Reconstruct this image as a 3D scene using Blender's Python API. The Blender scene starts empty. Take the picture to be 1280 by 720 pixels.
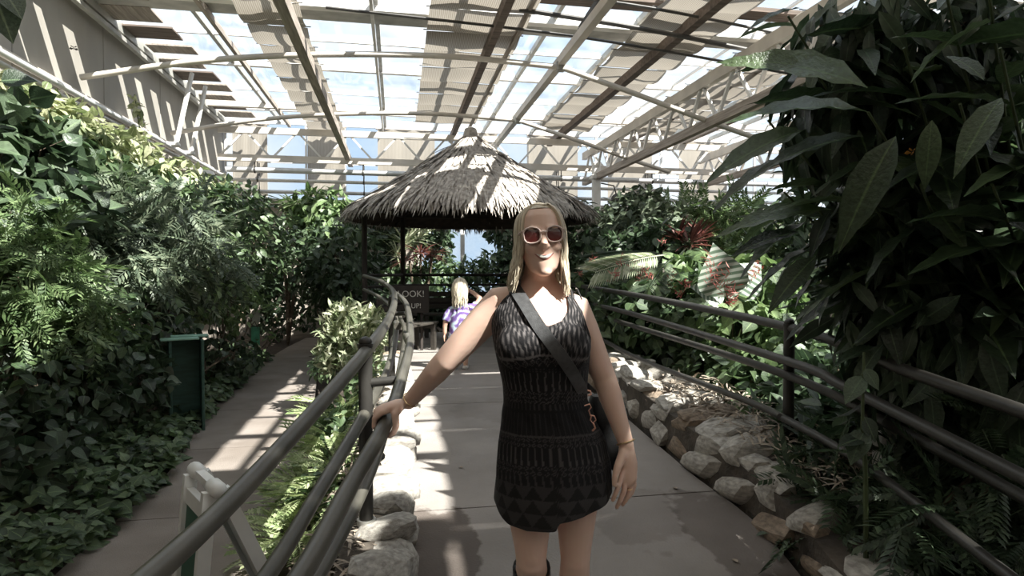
import bpy, bmesh, math, random
import numpy as np
from mathutils import Vector, Matrix
from mathutils.bvhtree import BVHTree

random.seed(7)
rng = np.random.default_rng(11)
SC = bpy.context.scene
COL = SC.collection

# ------------------------------------------------------------------ camera
YAW = math.radians(10.5)          # the camera looks 10.5 degrees right of the greenhouse axis (+Y)
PITCH = math.radians(1.47)
CAM = Vector((0.0, 0.0, 1.42))
FPX = 780.0
FWD = Vector((math.sin(YAW) * math.cos(PITCH), math.cos(YAW) * math.cos(PITCH), -math.sin(PITCH)))
RGT = Vector((math.cos(YAW), -math.sin(YAW), 0.0))
UPV = RGT.cross(FWD)
cam_data = bpy.data.cameras.new('camera')
cam_data.sensor_width = 36.0
cam_data.lens = 36.0 * FPX / 1280.0
cam_data.clip_start = 0.05
cam = bpy.data.objects.new('camera', cam_data)
COL.objects.link(cam)
cam.matrix_world = Matrix((
    (RGT.x, UPV.x, -FWD.x, CAM.x), (RGT.y, UPV.y, -FWD.y, CAM.y),
    (RGT.z, UPV.z, -FWD.z, CAM.z), (0, 0, 0, 1)))
SC.camera = cam

# ------------------------------------------------------------------ sky
world = bpy.data.worlds.new('sky')
SC.world = world
world.use_nodes = True
_n = world.node_tree.nodes
_l = world.node_tree.links
_bg = _n['Background']
_tc = _n.new('ShaderNodeTexCoord')
_ns = _n.new('ShaderNodeTexNoise')
_ns.inputs['Scale'].default_value = 3.2
_ns.inputs['Detail'].default_value = 6.0
_cr = _n.new('ShaderNodeValToRGB')
_cr.color_ramp.elements[0].position = 0.40
_cr.color_ramp.elements[0].color = (0.50, 0.67, 0.90, 1)
_cr.color_ramp.elements[1].position = 0.62
_cr.color_ramp.elements[1].color = (0.95, 0.97, 1.0, 1)
_l.new(_tc.outputs['Generated'], _ns.inputs['Vector'])
_l.new(_ns.outputs['Fac'], _cr.inputs['Fac'])
_l.new(_cr.outputs['Color'], _bg.inputs['Color'])
_bg.inputs['Strength'].default_value = 0.98

# ------------------------------------------------------------------ sun
SUN_DIR = Vector((0.60, -0.65, 1.0)).normalized()     # towards the sun: high, to the right and behind the camera
sun_data = bpy.data.lights.new('sun', 'SUN')
sun_data.energy = 15.5
sun_data.angle = math.radians(0.55)
sun_data.color = (1.0, 0.95, 0.87)
sun = bpy.data.objects.new('sun', sun_data)
COL.objects.link(sun)
sun.location = SUN_DIR * 40
sun.rotation_euler = SUN_DIR.to_track_quat('Z', 'Y').to_euler()

# ------------------------------------------------------------------ exposure
SC.view_settings.view_transform = 'Standard'
SC.view_settings.look = 'None'
SC.view_settings.gamma = 1.0
SC.view_settings.use_curve_mapping = False
SC.view_settings.exposure = 0.28


def pt(u, v, d):
    """World point that lies d metres deep along the view axis, on the sight line (u, v) of the 1280x720 frame."""
    return CAM + FWD * d + RGT * ((u - 640.0) * d / FPX) + UPV * ((360.0 - v) * d / FPX)


def lerp(a, b, t):
    return a + (b - a) * t


def floor_z(y):
    """Height of the arched walkway along the greenhouse axis."""
    return float(np.interp(y, [-3, 0, 1.4, 2.0, 3.0, 4.0, 5.0, 20], [-.55, -.27, -.13, -.045, .08, .14, .17, .17]))


PATH_Z = -0.25     # lower footpath on the left


# ------------------------------------------------------------------ materials
def new_mat(name):
    m = bpy.data.materials.new(name)
    m.use_nodes = True
    nt = m.node_tree
    return m, nt, nt.nodes, nt.links, nt.nodes['Principled BSDF']


def mat(name, col, rough=0.6, var=0.25, scale=8.0, bump=0.0, bscale=40.0, metal=0.0, spec=0.5, stretch=None, col2=None, wear=None):
    """Procedural surface: base colour broken up by noise, optional second colour patches and fine bump."""
    m, nt, N, L, b = new_mat(name)
    tc = N.new('ShaderNodeTexCoord')
    src = tc.outputs['Object']
    if stretch:
        mp = N.new('ShaderNodeMapping')
        mp.inputs['Scale'].default_value = stretch
        L.new(src, mp.inputs['Vector'])
        src = mp.outputs['Vector']
    nz = N.new('ShaderNodeTexNoise')
    nz.inputs['Scale'].default_value = scale
    nz.inputs['Detail'].default_value = 5
    L.new(src, nz.inputs['Vector'])
    cr = N.new('ShaderNodeValToRGB')
    c = np.array(col)
    c2 = np.array(col2) if col2 is not None else np.clip(c * (1 + var), 0, 1)
    cr.color_ramp.elements[0].position = 0.32
    cr.color_ramp.elements[0].color = (*(c * (1 - var)), 1)
    cr.color_ramp.elements[1].position = 0.68
    cr.color_ramp.elements[1].color = (*c2, 1)
    L.new(nz.outputs['Fac'], cr.inputs['Fac'])
    L.new(cr.outputs['Color'], b.inputs['Base Color'])
    b.inputs['Roughness'].default_value = rough
    b.inputs['Metallic'].default_value = metal
    b.inputs['Specular IOR Level'].default_value = spec
    if bump:
        n2 = N.new('ShaderNodeTexNoise')
        n2.inputs['Scale'].default_value = bscale
        n2.inputs['Detail'].default_value = 6
        L.new(src, n2.inputs['Vector'])
        bp = N.new('ShaderNodeBump')
        bp.inputs['Strength'].default_value = bump
        bp.inputs['Distance'].default_value = 0.02
        L.new(n2.outputs['Fac'], bp.inputs['Height'])
        L.new(bp.outputs['Normal'], b.inputs['Normal'])
    return m


def leaf_mat(name, dark, mid, light, rough=0.42, trans=0.3):
    """Leaf: colour differs from leaf to leaf, a little light passes through."""
    m, nt, N, L, b = new_mat(name)
    g = N.new('ShaderNodeNewGeometry')
    oi = N.new('ShaderNodeObjectInfo')
    ad = N.new('ShaderNodeMath'); ad.operation = 'ADD'
    fr = N.new('ShaderNodeMath'); fr.operation = 'FRACT'
    L.new(g.outputs['Random Per Island'], ad.inputs[0])
    L.new(oi.outputs['Random'], ad.inputs[1])
    L.new(ad.outputs[0], fr.inputs[0])
    cr = N.new('ShaderNodeValToRGB')
    e = cr.color_ramp.elements
    e[0].position = 0.05; e[0].color = (*dark, 1)
    e[1].position = 0.97; e[1].color = (*light, 1)
    k = e.new(0.5); k.color = (*mid, 1)
    L.new(fr.outputs[0], cr.inputs['Fac'])
    gam = .90
    for el in e:
        c = np.array(el.color[:3]); lum = c @ np.array((.25, .65, .10))
        el.color = (*(lum + (c - lum) * .74), 1)
    tc = N.new('ShaderNodeTexCoord')
    nz = N.new('ShaderNodeTexNoise'); nz.inputs['Scale'].default_value = 22; nz.inputs['Detail'].default_value = 4
    L.new(tc.outputs['Object'], nz.inputs['Vector'])
    m1 = N.new('ShaderNodeMapRange'); m1.inputs[1].default_value = .3; m1.inputs[2].default_value = .7; m1.inputs[3].default_value = .72; m1.inputs[4].default_value = 1.3
    L.new(nz.outputs['Fac'], m1.inputs[0])
    hv = N.new('ShaderNodeHueSaturation'); L.new(m1.outputs[0], hv.inputs['Value']); L.new(cr.outputs['Color'], hv.inputs['Color'])
    at = N.new('ShaderNodeAttribute'); at.attribute_name = 'rib'
    m2 = N.new('ShaderNodeMapRange'); m2.inputs[1].default_value = .90; m2.inputs[2].default_value = .97; m2.inputs[3].default_value = 0; m2.inputs[4].default_value = .55
    L.new(at.outputs['Fac'], m2.inputs[0])
    mc = N.new('ShaderNodeMix'); mc.data_type = 'RGBA'; L.new(m2.outputs[0], mc.inputs[0]); L.new(hv.outputs['Color'], mc.inputs[6])
    mc.inputs[7].default_value = (*np.clip(np.array(light) * 1.5 + .03, 0, .7), 1)
    col = mc.outputs[2]
    bp = N.new('ShaderNodeBump'); bp.inputs['Strength'].default_value = .35; bp.inputs['Distance'].default_value = .02
    L.new(nz.outputs['Fac'], bp.inputs['Height']); L.new(bp.outputs['Normal'], b.inputs['Normal'])
    L.new(col, b.inputs['Base Color'])
    b.inputs['Roughness'].default_value = rough
    b.inputs['Specular IOR Level'].default_value = 0.5
    tl = N.new('ShaderNodeBsdfTranslucent')
    hs = N.new('ShaderNodeHueSaturation')
    hs.inputs['Value'].default_value = 1.25
    hs.inputs['Saturation'].default_value = 1.15
    L.new(col, hs.inputs['Color'])
    L.new(hs.outputs['Color'], tl.inputs['Color'])
    mx = N.new('ShaderNodeMixShader')
    mx.inputs[0].default_value = trans
    L.new(b.outputs[0], mx.inputs[1]); L.new(tl.outputs[0], mx.inputs[2])
    L.new(mx.outputs[0], N['Material Output'].inputs['Surface'])
    return m


def glass_mat(name, tint=(0.96, 0.98, 0.985), haze=0.04):
    """Thin greenhouse pane: mostly clear, a faint dusty film and a reflection at grazing angles."""
    m, nt, N, L, b = new_mat(name)
    N.remove(b)
    t = N.new('ShaderNodeBsdfTransparent'); t.inputs[0].default_value = (*tint, 1)
    gl = N.new('ShaderNodeBsdfGlossy'); gl.inputs['Roughness'].default_value = 0.05
    df = N.new('ShaderNodeBsdfTranslucent'); df.inputs[0].default_value = (0.9, 0.92, 0.92, 1)
    lw = N.new('ShaderNodeLayerWeight'); lw.inputs['Blend'].default_value = .5
    pw = N.new('ShaderNodeMath'); pw.operation = 'POWER'; pw.inputs[1].default_value = 5.0; L.new(lw.outputs['Facing'], pw.inputs[0])
    fz = N.new('ShaderNodeMath'); fz.operation = 'MULTIPLY_ADD'; fz.inputs[1].default_value = .5; fz.inputs[2].default_value = .02; L.new(pw.outputs[0], fz.inputs[0])
    tc = N.new('ShaderNodeTexCoord')
    nz = N.new('ShaderNodeTexNoise'); nz.inputs['Scale'].default_value = 1.6; nz.inputs['Detail'].default_value = 5
    L.new(tc.outputs['Object'], nz.inputs['Vector'])
    mr = N.new('ShaderNodeMapRange')
    mr.inputs[1].default_value = 0.35; mr.inputs[2].default_value = 0.75
    mr.inputs[3].default_value = haze * 0.4; mr.inputs[4].default_value = haze * 1.8
    L.new(nz.outputs['Fac'], mr.inputs[0])
    m1 = N.new('ShaderNodeMixShader'); m2 = N.new('ShaderNodeMixShader')
    L.new(mr.outputs[0], m1.inputs[0]); L.new(t.outputs[0], m1.inputs[1]); L.new(df.outputs[0], m1.inputs[2])
    L.new(fz.outputs[0], m2.inputs[0]); L.new(m1.outputs[0], m2.inputs[1]); L.new(gl.outputs[0], m2.inputs[2])
    L.new(m2.outputs[0], N['Material Output'].inputs['Surface'])
    return m


def attr_mat(name, rough=0.8, bump=0.0, spec=0.3):
    m, nt, N, L, b = new_mat(name)
    a = N.new('ShaderNodeAttribute'); a.attribute_name = 'Col'
    L.new(a.outputs['Color'], b.inputs['Base Color'])
    b.inputs['Roughness'].default_value = rough
    b.inputs['Specular IOR Level'].default_value = spec
    if bump:
        tc = N.new('ShaderNodeTexCoord')
        nz = N.new('ShaderNodeTexNoise'); nz.inputs['Scale'].default_value = 260
        L.new(tc.outputs['Object'], nz.inputs['Vector'])
        bp = N.new('ShaderNodeBump'); bp.inputs['Strength'].default_value = bump; bp.inputs['Distance'].default_value = 0.004
        L.new(nz.outputs['Fac'], bp.inputs['Height']); L.new(bp.outputs['Normal'], b.inputs['Normal'])
    return m


# ------------------------------------------------------------------ mesh builder
class MB:
    """Collects shapes; build() links them as ONE mesh object."""
    def __init__(self):
        self.v = []; self.f = []

    def add(self, verts, faces):
        o = len(self.v)
        self.v.extend([tuple(p) for p in verts])
        self.f.extend([tuple(i + o for i in f) for f in faces])
        return self

    def box(self, c, s, rot=None, bev=0.0):
        hx, hy, hz = s[0] / 2, s[1] / 2, s[2] / 2
        if bev <= 0:
            P = [Vector((x, y, z)) for z in (-hz, hz) for y in (-hy, hy) for x in (-hx, hx)]
            F = [(0, 2, 3, 1), (4, 5, 7, 6), (0, 1, 5, 4), (2, 6, 7, 3), (0, 4, 6, 2), (1, 3, 7, 5)]
        else:
            b = min(bev, hx * .9, hy * .9, hz * .9)
            P = []; F = []
            ringdef = [(-hz, b), (-hz + b, 0), (hz - b, 0), (hz, b)]
            for z, i in ringdef:
                x, y = hx - i, hy - i
                q = [(-x, -y + (b if not i else 0)), (-x + (b if not i else 0), -y), (x - (b if not i else 0), -y), (x, -y + (b if not i else 0)),
                     (x, y - (b if not i else 0)), (x - (b if not i else 0), y), (-x + (b if not i else 0), y), (-x, y - (b if not i else 0))]
                P += [Vector((a, c2, z)) for a, c2 in q]
            for r in range(3):
                for k in range(8):
                    F.append((r * 8 + k, r * 8 + (k + 1) % 8, r * 8 + 8 + (k + 1) % 8, r * 8 + 8 + k))
            F.append(tuple(range(7, -1, -1))); F.append(tuple(range(24, 32)))
        c = Vector(c)
        if rot is not None:
            P = [rot @ p for p in P]
        return self.add([p + c for p in P], F)

    def bar(self, a, b, w, h, up=Vector((0, 0, 1))):
        """Rectangular bar from a to b."""
        a = Vector(a); b = Vector(b)
        d = (b - a); ln = d.length
        d.normalize()
        s = d.cross(up)
        if s.length < 1e-4:
            s = d.cross(Vector((1, 0, 0)))
        s.normalize(); u = s.cross(d)
        R = Matrix((s, d, u)).transposed()
        return self.box((a + b) / 2, (w, ln, h), R)

    def tube(self, pts, r, n=10, round_ends=False, flat=None, squash=1.0, upv=Vector((0, 0, 1))):
        """Tube through pts; r is one radius or one per point."""
        pts = [Vector(p) for p in pts]
        k = len(pts)
        rs = [r] * k if not hasattr(r, '__len__') else list(r)
        if round_ends:
            d0 = (pts[0] - pts[1]).normalized(); d1 = (pts[-1] - pts[-2]).normalized()
            pre = [(pts[0] + d0 * rs[0] * a, rs[0] * b) for a, b in ((.97, .25), (.75, .66), (.4, .92))]
            post = [(pts[-1] + d1 * rs[-1] * a, rs[-1] * b) for a, b in ((.4, .92), (.75, .66), (.97, .25))]
            al = pre + list(zip(pts, rs)) + post
            pts = [a for a, _ in al]; rs = [b for _, b in al]
            k = len(pts)
        V = []; F = []
        ref = None
        for i in range(k):
            d = (pts[min(i + 1, k - 1)] - pts[max(i - 1, 0)])
            d = d.normalized() if d.length > 1e-9 else Vector((0, 0, 1))
            if ref is None:
                a = upv if abs(d.dot(upv)) < .95 else Vector((1, 0, 0))
                ref = d.cross(a).normalized()
            else:
                ref = (ref - d * ref.dot(d))
                ref = ref.normalized() if ref.length > 1e-6 else d.orthogonal().normalized()
            w = d.cross(ref)
            for j in range(n):
                t = 2 * math.pi * j / n
                V.append(pts[i] + ref * (math.cos(t) * rs[i]) + w * (math.sin(t) * rs[i] * squash))
        for i in range(k - 1):
            for j in range(n):
                F.append((i * n + j, i * n + (j + 1) % n, (i + 1) * n + (j + 1) % n, (i + 1) * n + j))
        F.append(tuple(range(n - 1, -1, -1))); F.append(tuple(range((k - 1) * n, k * n)))
        return self.add(V, F)

    def loft(self, rings, cap=True):
        n = len(rings[0]); V = [p for r in rings for p in r]; F = []
        for i in range(len(rings) - 1):
            for j in range(n):
                F.append((i * n + j, i * n + (j + 1) % n, (i + 1) * n + (j + 1) % n, (i + 1) * n + j))
        if cap:
            F.append(tuple(range(n - 1, -1, -1))); F.append(tuple(range((len(rings) - 1) * n, len(rings) * n)))
        return self.add(V, F)

    def ellipsoid(self, c, r, n=16, m=10, rot=None):
        c = Vector(c); V = []; F = []
        for i in range(1, m):
            t = math.pi * i / m
            for j in range(n):
                a = 2 * math.pi * j / n
                p = Vector((r[0] * math.sin(t) * math.cos(a), r[1] * math.sin(t) * math.sin(a), -r[2] * math.cos(t)))
                V.append((rot @ p if rot is not None else p) + c)
        b = Vector((0, 0, -r[2])); tp = Vector((0, 0, r[2]))
        V.append((rot @ b if rot is not None else b) + c); V.append((rot @ tp if rot is not None else tp) + c)
        for i in range(m - 2):
            for j in range(n):
                F.append((i * n + j, i * n + (j + 1) % n, (i + 1) * n + (j + 1) % n, (i + 1) * n + j))
        B = (m - 1) * n
        for j in range(n):
            F.append((B, (j + 1) % n, j)); F.append((B + 1, (m - 2) * n + j, (m - 2) * n + (j + 1) % n))
        return self.add(V, F)

    def mesh(self, name, m=None, smooth=True):
        me = bpy.data.meshes.new(name)
        me.from_pydata(self.v, [], self.f)
        if m:
            me.materials.append(m)
        if smooth:
            me.polygons.foreach_set('use_smooth', [True] * len(me.polygons))
        me.update()
        return me

    def build(self, name, m, parent=None, smooth=False, origin=None, **tags):
        me = self.mesh(name, m, smooth)
        o = bpy.data.objects.new(name, me)
        COL.objects.link(o)
        if origin is not None:
            me.transform(Matrix.Translation(-Vector(origin)))
            o.location = origin
        if parent is not None:
            o.parent = parent
            w = parent_world(parent)
            o.matrix_parent_inverse = w.inverted()
        if smooth:
            smooth_by_angle(me)
        return tag(o, **tags)


def smooth_by_angle(me, ang=math.radians(42)):
    try:
        me.set_sharp_from_angle(angle=ang)
    except Exception:
        pass


def parent_world(o):
    if o.parent is None:
        return o.matrix_basis.copy()
    return parent_world(o.parent) @ o.matrix_parent_inverse @ o.matrix_basis


def tag(o, label=None, cat=None, group=None, kind=None):
    if label: o['label'] = label
    if cat: o['category'] = cat
    if group: o['group'] = group
    if kind: o['kind'] = kind
    return o


def thing(name, loc, label, cat, group=None, rz=0.0, kind=None):
    o = bpy.data.objects.new(name, None)
    o.empty_display_size = 0.1
    COL.objects.link(o)
    o.location = loc
    o.rotation_euler = (0, 0, rz)
    return tag(o, label, cat, group, kind)


def link_mesh(name, me, parent=None, mx=None, **tags):
    """Another object on shared mesh data; mx is its world matrix."""
    o = bpy.data.objects.new(name, me)
    COL.objects.link(o)
    if parent is not None:
        o.parent = parent
        mi = parent_world(parent).inverted()
        o.matrix_basis = mi @ mx if mx is not None else mi
    elif mx is not None:
        o.matrix_basis = mx
    return tag(o, **tags)


def smooth_path(P, n=8):
    """Catmull-Rom through P."""
    P = [Vector(p) for p in P]
    Q = [P[0] * 2 - P[1]] + P + [P[-1] * 2 - P[-2]]
    out = []
    for i in range(1, len(Q) - 2):
        a, b, c, d = Q[i - 1], Q[i], Q[i + 1], Q[i + 2]
        for k in range(n):
            t = k / n
            out.append(0.5 * ((2 * b) + (c - a) * t + (2 * a - 5 * b + 4 * c - d) * t * t + (3 * b - a - 3 * c + d) * t ** 3))
    out.append(P[-1])
    return out


# ------------------------------------------------------------------ leaves
def leaf_shape(widths, fold=0.1, droop=0.15, wave=0.0):
    """One leaf along +Y, one unit long: mid rib plus two folded halves."""
    n = len(widths) - 1
    V = []; F = []
    idx = []
    for i, w in enumerate(widths):
        t = i / n
        z = -droop * t * t
        if w <= 0:
            idx.append((len(V),) * 3); V.append((0, t, z))
        else:
            wv = wave * (1 if i % 2 else -1)
            k = len(V)
            V += [(-w, t, z + fold * w * 2 + wv), (0, t, z), (w, t, z + fold * w * 2 - wv)]
            idx.append((k, k + 1, k + 2))
    for i in range(n):
        a, b = idx[i], idx[i + 1]
        for s in (0, 1):
            q = (a[s], a[s + 1], b[s + 1], b[s])
            u = []
            for x in q:
                if x not in u: u.append(x)
            if len(u) > 2: F.append(tuple(u))
    rib = np.array([0.0 if abs(p[0]) > 1e-6 else 1.0 for p in V])
    return np.array(V, float), F, rib


def frond_shape(pairs=8, length=0.3, wide=0.09, droop=0.35, ang=1.05, start=0.15):
    """A pinnate leaf, one unit long: a rib with paired leaflets."""
    V = []; F = []
    ys = np.linspace(0, 1, 5)
    for t in ys:
        V += [(-.012 * (1 - .7 * t), t, -droop * t * t), (.012 * (1 - .7 * t), t, -droop * t * t)]
    for i in range(4):
        F.append((2 * i, 2 * i + 1, 2 * i + 3, 2 * i + 2))
    for i in range(pairs):
        t = start + (1 - start) * (i + .5) / pairs
        L = length * (math.sin(math.pi * min(1, .25 + .75 * (1 - t) ** .7)) * .6 + .4)
        for s in (-1, 1):
            a = ang * (1 - .35 * t)
            d = np.array((s * math.sin(a), math.cos(a), -.18)); d /= np.linalg.norm(d)
            p = np.array((0, t, -droop * t * t)); q = np.array((-d[1] * s, d[0] * s, 0.0)) * wide * .5
            k = len(V)
            V += [tuple(p), tuple(p + d * L * .5 + q), tuple(p + d * L + (0, 0, -.03)), tuple(p + d * L * .5 - q)]
            F.append((k, k + 1, k + 2, k + 3))
    return np.array(V, float), F, np.full(len(V), .5)


SHAPES = {
    'heart': leaf_shape([0, .33, .43, .44, .39, .30, .19, .09, 0], .12, .22),
    'oval': leaf_shape([0, .19, .27, .28, .22, .12, 0], .12, .2),
    'small': leaf_shape([0, .30, .24, 0], .12, .12),
    'lance': leaf_shape([0, .09, .14, .15, .12, .06, 0], .16, .35, .012),
    'bigleaf': leaf_shape([0, .075, .125, .15, .16, .15, .125, .085, .04, 0], .14, .30, .012),
    'strap': leaf_shape([.022, .03, .028, .02, 0], .3, .35),
    'thin': leaf_shape([0, .06, .07, .045, 0], .2, .18),
    'frond': frond_shape(),
    'fern': frond_shape(pairs=12, length=.24, wide=.075, droop=.4),
    'palm': frond_shape(pairs=30, length=.34, wide=.034, droop=.18, ang=1.25),
}


def unit(a):
    return a / np.maximum(np.linalg.norm(a, axis=-1, keepdims=True), 1e-9)


def frames(d, nrm):
    d = unit(d)
    nrm = nrm - d * np.sum(d * nrm, axis=1, keepdims=True)
    bad = np.linalg.norm(nrm, axis=1) < 1e-5
    nrm[bad] = np.cross(d[bad], (0.3, 0.5, 0.8))
    nrm = unit(nrm)
    side = np.cross(d, nrm)
    return side, d, nrm


def mesh_arrays(name, V, face_sizes, loops, m):
    me = bpy.data.meshes.new(name)
    me.vertices.add(len(V)); me.vertices.foreach_set('co', V.astype(np.float32).ravel())
    me.loops.add(len(loops)); me.loops.foreach_set('vertex_index', loops.astype(np.int32))
    me.polygons.add(len(face_sizes))
    st = np.concatenate(([0], np.cumsum(face_sizes)[:-1])).astype(np.int32)
    me.polygons.foreach_set('loop_start', st)
    try:
        me.polygons.foreach_set('loop_total', face_sizes.astype(np.int32))
    except Exception:
        pass
    me.update(calc_edges=True)
    if m: me.materials.append(m)
    return me


def scatter_mesh(name, shape, pos, d, nrm, size, m, origin):
    V0, F0, R0 = SHAPES[shape]
    s, d, n = frames(d, nrm)
    N = len(pos)
    V = (V0[None, :, 0, None] * s[:, None, :] + V0[None, :, 1, None] * d[:, None, :] + V0[None, :, 2, None] * n[:, None, :]) * size[:, None, None] + pos[:, None, :]
    V = V.reshape(-1, 3) - np.array(origin)[None]
    fs = np.array([len(f) for f in F0]); lp = np.concatenate([np.array(f) for f in F0])
    loops = (lp[None, :] + (np.arange(N) * len(V0))[:, None]).ravel()
    me = mesh_arrays(name, V, np.tile(fs, N), loops, m)
    at = me.attributes.new('rib', 'FLOAT', 'POINT'); at.data.foreach_set('value', np.tile(R0, N).astype(np.float32))
    return me


CLEAR = []          # round gaps in the foliage that keep signs and stands in sight
_leaf_meshes = {}


def leaf_mesh(shape, m):
    k = (shape, m.name)
    if k not in _leaf_meshes:
        V, F, R = SHAPES[shape]
        me = bpy.data.meshes.new('leaf')
        me.from_pydata([tuple(v) for v in V], [], F)
        at = me.attributes.new('rib', 'FLOAT', 'POINT'); at.data.foreach_set('value', R.astype(np.float32))
        me.materials.append(m)
        me.polygons.foreach_set('use_smooth', [True] * len(me.polygons))
        _leaf_meshes[k] = me
    return _leaf_meshes[k]


def leaves_on(plant, shape, pos, d, nrm, size, m, single=0, part='foliage', leaf_name='leaf'):
    """Leaves of a plant: the ones that show largest become parts of their own, the rest one stuff part."""
    pos = np.asarray(pos, float); d = np.asarray(d, float); nrm = np.asarray(nrm, float); size = np.asarray(size, float)
    org = np.array(plant.location)
    keep = np.ones(len(pos), bool)
    for c, r in CLEAR:
        for f in (0.1, .5, .9):
            keep &= np.linalg.norm(pos + unit(d) * (size * f)[:, None] - np.array(c)[None], axis=1) > r * (1 if f < .2 else .55)
    pos, d, nrm, size = pos[keep], d[keep], nrm[keep], size[keep]
    pick = np.zeros(len(pos), bool)
    if single:
        rel = pos - np.array(CAM)
        dep = rel @ np.array(FWD)
        u = rel @ np.array(RGT) / np.maximum(dep, .1) * FPX; v = rel @ np.array(UPV) / np.maximum(dep, .1) * FPX
        ok = (dep > .3) & (abs(u) < 640) & (abs(v) < 370)
        score = np.where(ok, size / np.maximum(dep, .2) ** 2.2, 0)
        order = np.argsort(-score)[:single]
        pick[order[score[order] > 0]] = True
        me = leaf_mesh(shape, m)
        S, D, NN = frames(d[pick], nrm[pick])
        for p, a, b, c, z in zip(pos[pick] - org, S, D, NN, size[pick]):
            o = bpy.data.objects.new(leaf_name, me)
            COL.objects.link(o)
            o.parent = plant
            o.matrix_basis = Matrix(((a[0] * z, b[0] * z, c[0] * z, p[0]), (a[1] * z, b[1] * z, c[1] * z, p[1]), (a[2] * z, b[2] * z, c[2] * z, p[2]), (0, 0, 0, 1)))
    if (~pick).any():
        me = scatter_mesh(part, shape, pos[~pick], d[~pick], nrm[~pick], size[~pick], m, org)
        o = bpy.data.objects.new(part, me)
        COL.objects.link(o)
        o.parent = plant
        o['kind'] = 'stuff'


def blob(n, c, r, shell=0.45, up=0.5, droop=0.35, jitter=0.6, hemi=None):
    """Leaf positions in the outer shell of an ellipsoid: position, growing direction, facing."""
    u = unit(rng.normal(size=(n, 3)))
    if hemi is not None:
        h = np.array(hemi, float)
        dt = u @ h
        u = np.where((dt < -.15)[:, None], u - 2 * dt[:, None] * h[None], u)
    rad = 1 - shell * rng.random(n) ** 1.5
    pos = np.array(c)[None] + u * np.array(r)[None] * rad[:, None]
    out = unit(u / np.array(r)[None])
    nrm = unit(out * .6 + np.array((0, 0, up)) + rng.normal(size=(n, 3)) * jitter * .6)
    d = unit(out * .5 + np.array((0, 0, -droop)) + rng.normal(size=(n, 3)) * jitter)
    return pos, d, nrm


def blobs(spec, **kw):
    P = [blob(n, c, r, **kw) for n, c, r in spec]
    return tuple(np.concatenate(x) for x in zip(*P))


def sizes(n, lo, hi):
    return lo + (hi - lo) * rng.random(n)
# ------------------------------------------------------------------ shared materials
M = {}
M['concrete_path'] = mat('path_concrete', (.25, .225, .205), .85, .16, 1.6, .25, 90, col2=(.32, .29, .27))


def add_stains(m, spots):
    """Damp stains that stay on the slab: (x, y, rx, ry, strength)."""
    N = m.node_tree.nodes; L = m.node_tree.links
    b = N['Principled BSDF']
    src = b.inputs['Base Color'].links[0].from_socket
    tc = N.new('ShaderNodeTexCoord')
    nz = N.new('ShaderNodeTexNoise'); nz.inputs['Scale'].default_value = 5.5; nz.inputs['Detail'].default_value = 6
    L.new(tc.outputs['Object'], nz.inputs['Vector'])
    for (x, y, rx, ry, k) in spots:
        mp = N.new('ShaderNodeMapping'); mp.vector_type = 'TEXTURE'
        mp.inputs['Location'].default_value = (x, y, 0); mp.inputs['Scale'].default_value = (rx, ry, 100)
        L.new(tc.outputs['Object'], mp.inputs['Vector'])
        ln = N.new('ShaderNodeVectorMath'); ln.operation = 'LENGTH'; L.new(mp.outputs['Vector'], ln.inputs[0])
        ad = N.new('ShaderNodeMath'); ad.operation = 'MULTIPLY_ADD'; L.new(nz.outputs['Fac'], ad.inputs[0]); ad.inputs[1].default_value = 1.3; L.new(ln.outputs['Value'], ad.inputs[2])
        mr = N.new('ShaderNodeMapRange'); L.new(ad.outputs[0], mr.inputs[0])
        mr.inputs[1].default_value = 1.50; mr.inputs[2].default_value = 1.60; mr.inputs[3].default_value = k; mr.inputs[4].default_value = 0
        mx = N.new('ShaderNodeMix'); mx.data_type = 'RGBA'; mx.blend_type = 'MULTIPLY'
        L.new(mr.outputs[0], mx.inputs[0]); L.new(src, mx.inputs[6]); mx.inputs[7].default_value = (.46, .42, .40, 1)
        src = mx.outputs[2]
    L.new(src, b.inputs['Base Color'])


add_stains(M['concrete_path'], [(.20, 3.02, .21, .50, 1.0), (1.70, 2.9, .26, .55, .75), (1.25, 3.3, .3, .5, .35), (.9, 2.2, .5, .4, .2), (.95, 5.6, .5, .5, .2)])
M['left_path'] = mat('footpath_concrete', (.215, .18, .155), .9, .14, 2.0, .35, 120, col2=(.27, .235, .21))
M['wet'] = mat('damp_concrete', (.10, .085, .078), .55, .2, 3.0, .2, 90)
M['soil'] = mat('soil', (.045, .033, .024), .95, .5, 6, .8, 25)
M['wall'] = mat('wall_panel', (.36, .335, .30), .85, .12, 1.2, .08, 60, stretch=(1, 1, .4))
M['wall_low'] = mat('wall_lower', (.33, .29, .25), .9, .15, 1.4, .08, 60)
M['white_steel'] = mat('white_painted_steel', (.74, .72, .69), .5, .12, 3, .05, 60)
M['cream_steel'] = mat('cream_painted_beam', (.62, .57, .51), .6, .15, 2, .05, 60)
M['grey_steel'] = mat('grey_galvanised', (.42, .41, .38), .5, .2, 4, .05, 60, metal=.2)
M['dark_steel'] = mat('dark_painted_steel', (.075, .07, .066), .5, .3, 6, .08, 60)
M['timber'] = mat('brown_timber', (.15, .115, .095), .8, .35, 5, .2, 50, stretch=(.3, 4, 4))
M['weathered_timber'] = mat('weathered_timber', (.36, .31, .27), .8, .3, 5, .2, 50, stretch=(6, .4, 6))
M['pipe'] = mat('silver_pipe', (.66, .66, .66), .35, .1, 5, .03, 60, metal=.35)
M['glass'] = glass_mat('greenhouse_glass')
M['frosted'] = glass_mat('frosted_glass', (.8, .88, .93), .55)


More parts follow.
